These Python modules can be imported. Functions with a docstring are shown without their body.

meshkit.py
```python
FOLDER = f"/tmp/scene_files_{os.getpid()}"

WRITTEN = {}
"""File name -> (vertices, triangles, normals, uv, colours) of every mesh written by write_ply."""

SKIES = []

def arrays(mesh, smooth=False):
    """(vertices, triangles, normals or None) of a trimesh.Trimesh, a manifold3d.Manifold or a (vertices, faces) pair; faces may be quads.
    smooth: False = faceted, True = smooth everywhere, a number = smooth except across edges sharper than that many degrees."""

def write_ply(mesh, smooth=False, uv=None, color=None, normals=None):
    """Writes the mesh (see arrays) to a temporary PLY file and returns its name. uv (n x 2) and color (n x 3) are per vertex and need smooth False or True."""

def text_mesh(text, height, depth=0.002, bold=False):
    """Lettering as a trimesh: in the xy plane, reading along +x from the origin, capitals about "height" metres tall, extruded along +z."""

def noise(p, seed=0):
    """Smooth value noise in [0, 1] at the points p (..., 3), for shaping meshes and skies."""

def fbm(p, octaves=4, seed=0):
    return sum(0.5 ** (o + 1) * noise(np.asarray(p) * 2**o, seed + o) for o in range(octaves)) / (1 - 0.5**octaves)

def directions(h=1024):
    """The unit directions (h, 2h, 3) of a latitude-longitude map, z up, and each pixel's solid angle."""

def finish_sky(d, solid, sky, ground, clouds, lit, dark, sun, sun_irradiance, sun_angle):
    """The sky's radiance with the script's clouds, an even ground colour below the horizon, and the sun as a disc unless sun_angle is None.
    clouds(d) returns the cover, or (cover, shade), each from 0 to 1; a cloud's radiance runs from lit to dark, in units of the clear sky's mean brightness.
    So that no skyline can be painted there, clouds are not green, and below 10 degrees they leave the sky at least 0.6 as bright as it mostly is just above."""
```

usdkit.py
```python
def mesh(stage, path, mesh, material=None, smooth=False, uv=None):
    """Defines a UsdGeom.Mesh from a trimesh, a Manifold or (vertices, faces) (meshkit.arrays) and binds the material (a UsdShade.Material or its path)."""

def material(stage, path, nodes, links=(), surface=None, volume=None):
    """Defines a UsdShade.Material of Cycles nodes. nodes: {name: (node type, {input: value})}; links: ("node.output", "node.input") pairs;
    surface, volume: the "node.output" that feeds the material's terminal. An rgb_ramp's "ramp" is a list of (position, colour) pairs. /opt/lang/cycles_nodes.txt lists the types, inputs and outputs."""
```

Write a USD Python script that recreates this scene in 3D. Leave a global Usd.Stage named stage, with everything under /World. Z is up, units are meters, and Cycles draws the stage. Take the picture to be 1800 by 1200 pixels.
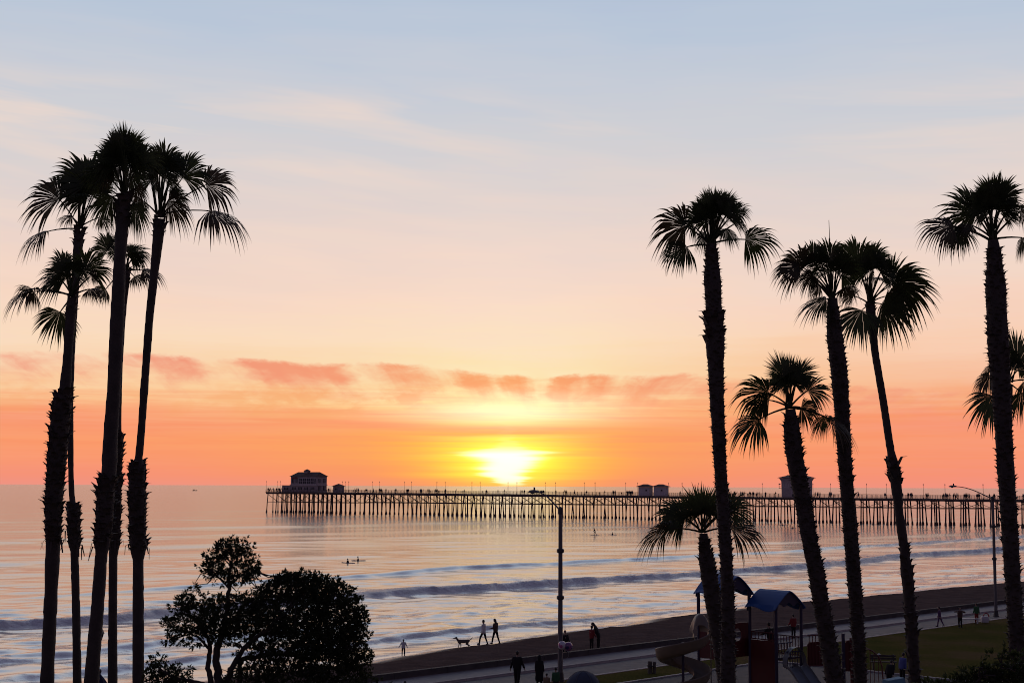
import math, random
import numpy as np, trimesh, manifold3d as m3, usdkit, meshkit
from shapely.geometry import Polygon
from pxr import Gf, Sdf, Usd, UsdGeom, UsdLux, UsdShade, Vt

stage = Usd.Stage.CreateInMemory()
UsdGeom.SetStageUpAxis(stage, 'Z'); UsdGeom.SetStageMetersPerUnit(stage, 1.0)
UsdGeom.Xform.Define(stage, '/World'); UsdGeom.Scope.Define(stage, '/World/Looks')

# ------------------------------------------------------------------ camera, sky, sun, exposure
EYE = np.array([0.0, 0.0, 11.5]); FPX = 2500.0                       # focal length in pixels of the 1800 px wide photograph
PITCH, ROLL = math.atan(254 / FPX), 0.0040
F_ = np.array([0, math.cos(PITCH), math.sin(PITCH)]); U0 = np.array([0, -math.sin(PITCH), math.cos(PITCH)]); R0 = np.array([1.0, 0, 0])
R_ = math.cos(ROLL) * R0 + math.sin(ROLL) * U0; U_ = -math.sin(ROLL) * R0 + math.cos(ROLL) * U0
cam = UsdGeom.Camera.Define(stage, '/World/camera')
cam.CreateHorizontalApertureAttr(36.0); cam.CreateVerticalApertureAttr(24.0); cam.CreateFocalLengthAttr(36.0 * FPX / 1800)
cam.CreateClippingRangeAttr(Gf.Vec2f(0.1, 200000.0)); cam.CreateExposureAttr(0.0)
cam.AddTransformOp().Set(Gf.Matrix4d(*R_, 0, *U_, 0, *(-F_), 0, *EYE, 1))

SUN_AZ, SUN_EL = math.atan2(-7, FPX), math.radians(0.9)               # azimuth of the sun from +y towards +x, its height
SKY = 0.10
def build_sky():
    lt, lk = [], []
    N = {}
    def nd(name, kind, **kw):
        N[name] = (kind, kw); return name
    def ln(a, b): lk.append((a, b))
    cnt = [0]
    def m(op, a, b=None, c=None, clamp=False):
        cnt[0] += 1; n = f'm{cnt[0]}'; kw = {'math_type': op}
        if clamp: kw['use_clamp'] = True
        for i, x in enumerate((a, b, c)):
            if x is None: continue
            if isinstance(x, str): ln(x, f'{n}.value{i+1}')
            else: kw[f'value{i+1}'] = float(x)
        N[n] = ('math', kw); return n + '.value'
    def ramp(x, stops, lo=0.0, hi=1.0, name=None):
        cnt[0] += 1; n = f'r{cnt[0]}'
        t = m('divide', m('subtract', x, lo), hi - lo, clamp=True)
        N[n] = ('rgb_ramp', {'ramp': [((p - lo) / (hi - lo), c) for p, c in stops]}); ln(t, n + '.fac'); return n + '.color'
    def val(col):
        cnt[0] += 1; n = f'b{cnt[0]}'; N[n] = ('separate_color', {}); ln(col, n + '.color'); return n + '.r'
    def fr(x, pts, lo, hi): return val(ramp(x, [(p, (v, v, v)) for p, v in pts], lo, hi))
    def noise(vec, scale, detail=3, rough=0.55, dist=0.0):
        cnt[0] += 1; n = f'n{cnt[0]}'; N[n] = ('noise_texture', {'scale': scale, 'detail': float(detail), 'roughness': rough, 'distortion': dist}); ln(vec, n + '.vector'); return n + '.fac'
    def comb(x, y, z):
        cnt[0] += 1; n = f'c{cnt[0]}'; kw = {}
        for k, v in zip('xyz', (x, y, z)):
            if isinstance(v, str): ln(v, f'{n}.{k}')
            else: kw[k] = float(v)
        N[n] = ('combine_xyz', kw); return n + '.vector'
    def scale(col, s):
        cnt[0] += 1; n = f's{cnt[0]}'; kw = {'math_type': 'scale'}
        ln(col, n + '.vector1')
        if isinstance(s, str): ln(s, n + '.scale')
        else: kw['scale'] = float(s)
        N[n] = ('vector_math', kw); return n + '.vector'
    def addv(a, b):
        cnt[0] += 1; n = f'a{cnt[0]}'; N[n] = ('vector_math', {'math_type': 'add'}); ln(a, n + '.vector1'); ln(b, n + '.vector2'); return n + '.vector'
    def mix(fac, a, b):
        cnt[0] += 1; n = f'x{cnt[0]}'; kw = {}
        for k, v in (('fac', fac), ('color1', a), ('color2', b)):
            if isinstance(v, str): ln(v, f'{n}.{k}')
            else: kw[k] = v
        N[n] = ('mix', kw); return n + '.color'
    def lin(r, g, b): return tuple(((c / 255 + .055) / 1.055) ** 2.4 if c > 10 else c / 255 / 12.92 for c in (r, g, b))

    nd('sky', 'sky_texture', sky_type='single_scattering', sun_disc=False, sun_elevation=SUN_EL, sun_rotation=SUN_AZ, altitude=10.0, air_density=1.0, aerosol_density=1.5, ozone_density=1.0)
    nd('tc', 'texture_coordinate'); nd('sp', 'separate_xyz'); ln('tc.generated', 'sp.vector')
    X, Y, Z = 'sp.x', 'sp.y', 'sp.z'
    az = m('subtract', m('arctan2', X, Y), SUN_AZ)                     # radians from the sun's azimuth
    aaz = m('absolute', az)
    e = m('maximum', Z, 0.0)
    PX = lambda p: (p - 893) / FPX                                    # photograph columns -> azimuth, rows -> sine of the height
    PY = lambda p: (854 - p) / FPX
    # slow wobble of all layers
    wob = m('multiply', m('subtract', noise(comb(m('multiply', az, 3.0), m('multiply', Z, 9.0), 0.0), 2.0, 2), 0.5), 0.05)
    fine = m('multiply', m('subtract', noise(comb(m('multiply', az, 2.2), m('multiply', Z, 38.0), 3.0), 3.0, 5, .6), 0.5), 0.03)
    ez = m('maximum', m('add', e, m('multiply', m('add', wob, fine), fr(e, [(0, .12), (.05, .5), (.12, 1), (1, 1)], 0, 1))), 0.0)
    # the veil of high thin cloud, lit from below the horizon: its colour goes with height, away from and near the sun
    far = ramp(ez, [(0.0, lin(243, 150, 132)), (.008, lin(250, 149, 122)), (.02, lin(254, 156, 116)), (.032, lin(255, 160, 112)), (.042, lin(253, 158, 122)), (.050, lin(254, 172, 130)), (.058, lin(255, 200, 150)), (.066, lin(255, 208, 160)),
                    (.083, lin(253, 214, 176)), (.10, lin(254, 223, 193)), (.125, lin(250, 218, 198)), (.16, lin(240, 216, 205)), (.2, lin(226, 214, 211)), (.236, lin(213, 212, 216)),
                    (.272, lin(202, 208, 219)), (.31, lin(190, 203, 221)), (.34, lin(184, 199, 220)), (.5, lin(126, 132, 160)), (.75, lin(64, 68, 96)), (1, lin(42, 48, 74))], 0, 1)
    near = ramp(ez, [(0.0, lin(250, 150, 90)), (.008, lin(255, 160, 60)), (.02, lin(255, 178, 58)), (.036, lin(255, 178, 62)), (.045, lin(255, 184, 90)), (.055, lin(255, 214, 120)), (.066, lin(255, 230, 168)),
                     (.083, lin(255, 232, 182)), (.10, lin(255, 230, 196)), (.125, lin(253, 224, 204)), (.16, lin(242, 219, 208)), (.2, lin(227, 215, 212)), (.236, lin(213, 212, 216)),
                     (.272, lin(202, 208, 219)), (.31, lin(190, 203, 221)), (.34, lin(184, 199, 220)), (.5, lin(126, 132, 160)), (.75, lin(64, 68, 96)), (1, lin(42, 48, 74))], 0, 1)
    side = fr(aaz, [(0, 1), (.04, .84), (.10, .44), (.2, .13), (.32, 0), (3.2, 0)], 0, 3.2)
    veil = mix(side, far, near)
    # pinker towards the right
    pink = m('multiply', fr(az, [(-3.2, 0), (.05, 0), (.3, 1), (.6, 1), (1.2, .3), (3.2, 0)], -3.2, 3.2), fr(ez, [(0, 1), (.07, 1), (.10, .6), (.14, 0), (1, 0)], 0, 1))
    veil = mix(m('multiply', pink, .38), veil, lin(247, 146, 126))
    # streaks of cloud, bright wisps high up
    st = noise(comb(m('multiply', az, 2.6), m('multiply', m('add', Z, m('multiply', az, .10)), 24.0), 1.7), 1.6, 6, .52, .5)
    wisp = m('multiply', fr(st, [(0, 0), (.44, 0), (.66, 1), (1, 1)], 0, 1), fr(e, [(0, 0), (.1, .1), (.14, .7), (.17, .6), (.2, .45), (.235, .9), (.258, .8), (.275, .12), (.31, .05), (1, .05)], 0, 1))
    wside = fr(az, [(-3.2, .3), (-.4, 1), (-.1, .75), (.1, .2), (.25, .6), (3.2, .3)], -3.2, 3.2)
    veil = mix(m('multiply', m('multiply', wisp, wside), .80), veil, lin(253, 224, 205))
    # bands low down: darker orange streaks
    st2 = noise(comb(m('multiply', az, 3.4), m('multiply', Z, 150.0), 7.7), 1.5, 6, .62, .5)
    low = m('multiply', fr(st2, [(0, 0), (.42, 0), (.62, 1), (1, 1)], 0, 1), fr(e, [(0, 0), (.012, .35), (.03, .7), (.05, .9), (.062, .5), (.075, 0), (1, 0)], 0, 1))
    veil = mix(m('multiply', low, .75), veil, lin(252, 148, 104))
    # the row of small rain-streaked clouds above the sun
    rowpts = [(-1000, 0), (-300, .3), (-60, .25), (0, .4), (60, .5), (110, .35), (180, .5), (215, .2), (255, .45), (285, .85), (345, .85), (372, .25), (430, .45), (455, 1), (590, 1), (622, .3), (640, .6), (700, .9), (745, .7), (772, .1), (790, .45), (812, .85), (850, .8), (866, .4), (880, .85), (925, .75), (945, .1), (962, .3),
              (975, .95), (1015, .95), (1026, .55), (1040, .85), (1080, .85), (1098, .25), (1120, .6), (1170, .85), (1220, .65), (1260, .5), (1330, .55), (1500, .5), (1800, .3), (2600, 0)]
    slant = m('multiply', m('subtract', Z, PY(650)), fr(az, [(-.4, 1.4), (.0, .5), (.12, -1.3), (.4, -1.5)], -.4, .4))
    azc = m('add', m('add', az, slant), m('multiply', m('subtract', noise(comb(m('multiply', az, 9.0), m('multiply', Z, 24.0), 2.2), 3.0, 4, .6), .5), .03))
    row = fr(azc, [(PX(p), v) for p, v in rowpts], PX(-1000), PX(2600))
    topw = m('add', m('multiply', m('subtract', noise(comb(m('multiply', az, 7.0), m('multiply', Z, 10.0), 5.1), 2.0, 3, .5), .5), .016), m('multiply', m('subtract', noise(comb(m('multiply', az, 40.0), m('multiply', Z, 90.0), 8.1), 2.0, 4, .65), .5), .006))
    sag = fr(az, [(PX(-400), PY(636)), (PX(60), PY(636)), (PX(500), PY(636)), (PX(800), PY(652)), (PX(1200), PY(668)), (PX(1700), PY(690))], PX(-400), PX(1700))
    rel = m('divide', m('subtract', m('add', sag, topw), e), PY(0) - PY(48))   # 0 at the tops, 1 some 48 rows lower
    body = fr(rel, [(-1, 0), (-.10, 0), (.02, .6), (.12, 1), (.5, .95), (.75, .74), (1.0, .42), (1.4, .16), (1.9, 0), (2, 0)], -1, 2)
    n1 = noise(comb(m('multiply', azc, 26.0), m('multiply', Z, 70.0), 9.9), 1.3, 6, .62, .4)
    n2 = noise(comb(m('multiply', m('add', az, slant), 52.0), m('multiply', Z, 9.0), 12.9), 1.5, 4, .6)
    dens = m('add', m('multiply', m('multiply', m('add', .05, row), body), .84), m('add', m('multiply', m('subtract', n1, .5), 1.25), m('multiply', m('subtract', n2, .5), .55)))
    cl = m('multiply', fr(dens, [(0, 0), (.14, .0), (.36, .26), (.58, .62), (.84, .95), (1, 1)], 0, 1), fr(body, [(0, 0), (.25, 1), (1, 1)], 0, 1))
    rim = m('multiply', m('multiply', row, fr(rel, [(-1, 0), (-.35, 0), (-.1, .5), (.02, .7), (.14, 0), (2, 0)], -1, 2)), side)
    ccol = mix(side, lin(244, 150, 124), lin(252, 160, 100))
    veil = mix(m('multiply', rim, .5), veil, lin(255, 244, 210))
    veil = mix(m('multiply', cl, .95), veil, ccol)
    # small torn clouds below the row
    tn = noise(comb(m('multiply', az, 22.0), m('multiply', Z, 60.0), 4.4), 1.3, 6, .62, .3)
    torn = m('multiply', m('multiply', fr(tn, [(0, 0), (.46, 0), (.60, 1), (1, 1)], 0, 1), fr(e, [(0, 0), (.043, 0), (.050, .8), (.064, .8), (.074, 0), (1, 0)], 0, 1)), fr(az, [(-3.2, .3), (PX(350), .5), (PX(500), 1), (PX(750), 1), (PX(860), .2), (PX(1200), .5), (3.2, .3)], -3.2, 3.2))
    veil = mix(m('multiply', torn, .75), veil, lin(250, 168, 108))
    # light scattered forward round the sun: broad pale wash, yellow glow, and the disc's own glare cut by flat cloud
    dz = m('subtract', e, PY(822))
    aw = m('add', az, m('multiply', m('subtract', noise(comb(m('multiply', az, 4.0), m('multiply', Z, 150.0), 6.1), 2.0, 3, .5), .5), .034))
    g1 = m('exponent', m('multiply', -1.0, m('add', m('power', m('divide', m('absolute', aw), .049), 2.0), m('power', m('divide', m('absolute', m('subtract', dz, .006)), .026), 2.0))))
    g2 = m('exponent', m('multiply', -1.0, m('add', m('power', m('divide', m('absolute', aw), .026), 2.0), m('power', m('divide', m('absolute', m('subtract', dz, .004)), .0125), 2.0))))
    wid = fr(e, [(0, .0075), (.004, .0105), (.010, .0150), (.016, .0180), (.021, .0225), (.0235, .033), (.026, .013), (.03, .006), (.05, .003)], 0, .05)
    g3 = m('exponent', m('multiply', -1.0, m('power', m('divide', m('absolute', aw), wid), 4.0)))
    g3 = m('multiply', g3, fr(e, [(0, .25), (.003, .9), (.022, 1), (.0245, .6), (.028, .12), (.034, .03), (.05, 0)], 0, .05))
    band = fr(m('add', e, m('multiply', fine, .25)), [(0, .75), (.006, 1), (.027, 1), (.031, .8), (.034, 1), (.0365, .12), (.0405, .06), (.044, .7), (.05, 1), (.055, .9), (.07, .5), (.1, .2)], 0, .1)
    g4 = m('multiply', m('exponent', m('multiply', -1.0, m('add', m('power', m('divide', m('absolute', aw), .07), 2.0), m('power', m('divide', m('absolute', m('subtract', e, .052)), .011), 2.0)))), 1.0)
    glow = addv(scale(ramp(e, [(0, (.55, .50, .0)), (.01, (.8, .62, 0.)), (.1, (.8, .7, .15))], 0, .1), m('multiply', g1, band)), scale(ramp(e, [(0, (.5, .35, .02)), (.1, (.5, .4, .1))], 0, .1), m('multiply', g2, band)))
    glow = addv(glow, scale(ramp(e, [(0, (.7, .6, .55)), (.006, (.8, .8, .9)), (.1, (.9, .9, 1.1))], 0, .1), g3))
    glow = addv(glow, scale(ramp(e, [(0, (.4, .4, .42)), (.1, (.4, .4, .42))], 0, .1), g4))
    back = ramp(e, [(0, lin(86, 72, 90)), (.06, lin(96, 77, 96)), (.16, lin(110, 86, 104)), (.3, lin(94, 83, 106)), (.5, lin(73, 73, 101)), (1, lin(48, 57, 87))], 0, 1)
    veil = mix(fr(aaz, [(0, 0), (.40, 0), (.7, .4), (1.1, .85), (1.5, 1), (3.2, 1)], 0, 3.2), veil, back)
    front = addv(veil, glow)
    N['cap'] = ('vector_math', {'math_type': 'minimum', 'vector2': (1.30, 1.12, 1.03)}); ln(front, 'cap.vector1')   # cloud in front of the sun keeps its glare just past white
    front = scale('cap.vector', 1.0 / SKY)
    # the clear sky itself shows through the veil
    cov = fr(e, [(0, .96), (.35, .95), (1, .85)], 0, 1)
    nd('dim', 'vector_math', math_type='scale', scale=SKYGAIN); ln('sky.color', 'dim.vector1')
    out = mix(cov, 'dim.vector', front)
    nd('bg', 'background_shader', strength=SKY); ln(out, 'bg.color')
    return usdkit.material(stage, '/World/Looks/sky', N, lk, surface='bg.background')
SKYGAIN = 0.35
dome = UsdLux.DomeLight.Define(stage, '/World/sky')
dome.CreateIntensityAttr(1.0)
UsdShade.MaterialBindingAPI.Apply(dome.GetPrim()).Bind(build_sky())
dome.GetPrim().SetCustomDataByKey('kind', 'structure')
sun = UsdLux.DistantLight.Define(stage, '/World/sun')
sun.CreateNormalizeAttr(True); sun.CreateIntensityAttr(0.0005); sun.CreateAngleAttr(5.0); sun.CreateColorAttr(Gf.Vec3f(1.0, 0.62, 0.32))
sun.AddRotateXYZOp().Set(Gf.Vec3f(math.degrees(SUN_EL) - 90, 0, -math.degrees(SUN_AZ)))   # -z points along the light: from the sun towards the camera

# ------------------------------------------------------------------ helpers
def ray(px, py):
    return F_ + (px - 900) / FPX * R_ + (600 - py) / FPX * U_
def at(px, py, D):                                                     # the point D metres out (along y) that the photograph shows there
    r = ray(px, py); return EYE + r * (D / r[1])
def ground(px, py, z):
    r = ray(px, py); return EYE + r * ((z - EYE[2]) / r[2])
TS, TN = np.array([.70, .714, 0]), np.array([-.714, .70, 0])           # along the shore, out to sea
def uv(p): return float(np.dot(p, TS)), float(np.dot(p, TN))
def xy(u, v): return u * TS + v * TN
def lin(r, g, b): return tuple(((c / 255 + .055) / 1.055) ** 2.4 if c > 10 else c / 255 / 12.92 for c in (r, g, b))

used = {}
def numbered(path):
    n = used.get(path, -1) + 1; used[path] = n
    return path if n == 0 else f'{path}_{n:03d}'
def tag(prim, label=None, cat=None, group=None, kind=None):
    p = prim.GetPrim() if hasattr(prim, 'GetPrim') else prim
    for k, v in (('label', label), ('category', cat), ('group', group), ('kind', kind)):
        if v: p.SetCustomDataByKey(k, v)
    return p
def thing(name, label, cat, loc=(0, 0, 0), rz=0.0, group=None, scale=None):
    x = UsdGeom.Xform.Define(stage, numbered('/World/' + name)); x.AddTranslateOp().Set(Gf.Vec3d(*map(float, loc))); x.AddRotateZOp().Set(float(math.degrees(rz)))
    if scale: x.AddScaleOp().Set(Gf.Vec3f(scale, scale, scale))
    return tag(x, label, cat, group)
def obj(name, mesh, mat, parent=None, smooth=False, **kw):
    base = str(parent.GetPath()) if parent is not None else '/World'
    m = usdkit.mesh(stage, numbered(base + '/' + name), mesh, mat, smooth=smooth)
    return tag(m, **kw)
def struct(name, mesh, mat, smooth=False, kind='structure', **kw): return obj(name, mesh, mat, None, smooth, kind=kind, **kw)
def dup(src, loc, rz=0.0, label=None, group=None, scale=None):
    d = src.GetCustomData()
    name = str(src.GetPath()).split('/')[-1]
    while name[-4:-3] == '_' and name[-3:].isdigit(): name = name[:-4]
    t = thing(name, label or d['label'], d['category'], loc, rz, group or d.get('group'), scale)
    for c in src.GetChildren():
        o = stage.OverridePrim(t.GetPath().AppendChild(c.GetName()))
    return t
protos = {}
def proto(name):                                                       # a class prim that copies reference
    p = stage.CreateClassPrim('/' + name); return p
def copy(cls, name, label, cat, loc, rz=0.0, group=None, scale=None):
    t = thing(name, label, cat, loc, rz, group, scale)
    t.GetReferences().AddInternalReference(cls.GetPath()); t.SetInstanceable(True)
    return t

class MB:
    """Collects vertices and faces of simple shapes into one mesh."""
    def __init__(s): s.v, s.f, s.n = [], [], 0
    def add(s, v, f):
        v = np.asarray(v, float); f = np.asarray(f, int)
        if f.shape[1] == 4: f = np.vstack([f[:, [0, 1, 2]], f[:, [0, 2, 3]]])
        s.v.append(v); s.f.append(f + s.n); s.n += len(v); return s
    def mesh(s, m): return s.add(m.vertices, m.faces)
    def box(s, c, size, rz=0.0, ry=0.0, rx=0.0):
        m = trimesh.creation.box(size)
        M = trimesh.transformations.euler_matrix(rx, ry, rz)
        m.apply_transform(M); m.apply_translation(c); return s.mesh(m)
    def bar(s, a, b, w, h=None):
        """A square bar from a to b."""
        a, b = np.asarray(a, float), np.asarray(b, float); h = h or w
        d = b - a; L = np.linalg.norm(d); d = d / L
        x = np.cross(d, [0, 0, 1.0]); x = np.array([1.0, 0, 0]) if np.linalg.norm(x) < 1e-6 else x / np.linalg.norm(x)
        y = np.cross(x, d)
        q = [(-1, -1), (1, -1), (1, 1), (-1, 1)]
        v = [p + x * i * w / 2 + y * j * h / 2 for p in (a, b) for i, j in q]
        return s.add(v, [(0, 1, 2, 3), (7, 6, 5, 4), (0, 4, 5, 1), (1, 5, 6, 2), (2, 6, 7, 3), (3, 7, 4, 0)])
    def tube(s, pts, rad, k=8, cap=True):
        p = np.asarray(pts, float); r = np.broadcast_to(np.asarray(rad, float), (len(p),))
        t = np.gradient(p, axis=0); t /= np.linalg.norm(t, axis=1, keepdims=True) + 1e-12
        ref = np.array([0, 0, 1.0]) if abs(t[:, 2]).mean() < .8 else np.array([1.0, 0, 0])
        a = np.cross(t, ref); a /= np.linalg.norm(a, axis=1, keepdims=True) + 1e-12; b = np.cross(t, a)
        an = np.arange(k) * 2 * np.pi / k
        v = p[:, None] + r[:, None, None] * (np.cos(an)[None, :, None] * a[:, None] + np.sin(an)[None, :, None] * b[:, None])
        v = v.reshape(-1, 3); f = []
        for i in range(len(p) - 1):
            for j in range(k):
                f.append((i * k + j, i * k + (j + 1) % k, (i + 1) * k + (j + 1) % k, (i + 1) * k + j))
        f = np.array(f); f = np.vstack([f[:, [0, 1, 2]], f[:, [0, 2, 3]]])
        if cap:
            c0, c1 = len(v), len(v) + 1; v = np.vstack([v, p[:1], p[-1:]])
            e = [(c0, (j + 1) % k, j) for j in range(k)] + [(c1, (len(p) - 1) * k + j, (len(p) - 1) * k + (j + 1) % k) for j in range(k)]
            f = np.vstack([f, e])
        return s.add(v, f)
    def lathe(s, prof, c=(0, 0, 0), k=12):
        p = np.asarray(prof, float); an = np.arange(k) * 2 * np.pi / k
        v = np.stack([p[:, None, 0] * np.cos(an), p[:, None, 0] * np.sin(an), np.broadcast_to(p[:, None, 1], (len(p), k))], -1).reshape(-1, 3) + np.asarray(c, float)
        f = [(i * k + j, i * k + (j + 1) % k, (i + 1) * k + (j + 1) % k, (i + 1) * k + j) for i in range(len(p) - 1) for j in range(k)]
        return s.add(v, f)
    def out(s): return np.vstack(s.v), np.vstack(s.f)
def grid_faces(nr, nc):
    i, j = np.meshgrid(np.arange(nr - 1), np.arange(nc - 1), indexing='ij')
    return np.stack([i * nc + j, i * nc + j + 1, (i + 1) * nc + j + 1, (i + 1) * nc + j], -1).reshape(-1, 4)
def sm(a, b, x): t = np.clip((np.asarray(x, float) - a) / (b - a), 0, 1); return t * t * (3 - 2 * t)

L = '/World/Looks/'
def plain(name, col, rough=.7, var=.25, scale=6.0, bump=0.0, bscale=30.0, spec=.5, metal=0.0, rnd=0.0):
    """A surface colour broken up by noise in object space, with fine relief."""
    N = {'tc': ('texture_coordinate', {}), 'n': ('noise_texture', {'scale': scale, 'detail': 5.0, 'roughness': .6}),
         'r': ('rgb_ramp', {'ramp': [(.25, tuple(c * (1 - var) for c in col)), (.75, tuple(min(1, c * (1 + var)) for c in col))]}),
         'p': ('principled_bsdf', {'roughness': rough, 'specular_ior_level': spec, 'metallic': metal})}
    K = [('tc.object', 'n.vector'), ('n.fac', 'r.fac')]
    if rnd:
        N['oi'] = ('object_info', {}); N['mr'] = ('map_range', {'from_min': 0., 'from_max': 1., 'to_min': 1 - rnd, 'to_max': 1 + rnd}); N['vs'] = ('vector_math', {'math_type': 'scale'})
        K += [('oi.random', 'mr.value'), ('r.color', 'vs.vector1'), ('mr.result', 'vs.scale'), ('vs.vector', 'p.base_color')]
    else: K.append(('r.color', 'p.base_color'))
    if bump:
        N['bn'] = ('noise_texture', {'scale': bscale, 'detail': 4.0, 'roughness': .6}); N['b'] = ('bump', {'strength': 1.0, 'distance': bump})
        K += [('tc.object', 'bn.vector'), ('bn.fac', 'b.height'), ('b.normal', 'p.normal')]
    return usdkit.material(stage, L + name, N, K, surface='p.BSDF')

# ------------------------------------------------------------------ the sea
PIER_A, PIER_D = np.array([152.3, 426.0]), np.array([-.808, .590])     # a point of the pier's axis and its direction out to sea
def shoreline(u):                                                      # how far out (v) the waterline lies
    return np.interp(u, [-60, 40, 61, 65, 74, 87, 96, 110, 160, 400], [70, 71.5, 72.4, 73.6, 75.0, 76.2, 78.0, 79.2, 78.6, 79]) + .35 * np.sin(u * .41) + .25 * np.sin(u * .93 + 1)
def beach_z(u, v):
    s = shoreline(u)
    return np.interp(v - s, [-30, -9, -6, -1.2, 0, 3, 12, 60, 400], [1.12, 1.12, 1.0, .30, .02, -.35, -.9, -3, -9])
def nz(x, y, seed, sx=1.0, sy=1.0): return meshkit.noise(np.stack([x * sx, y * sy, np.full_like(x, seed * 7.31)], -1), seed) - .5

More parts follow.
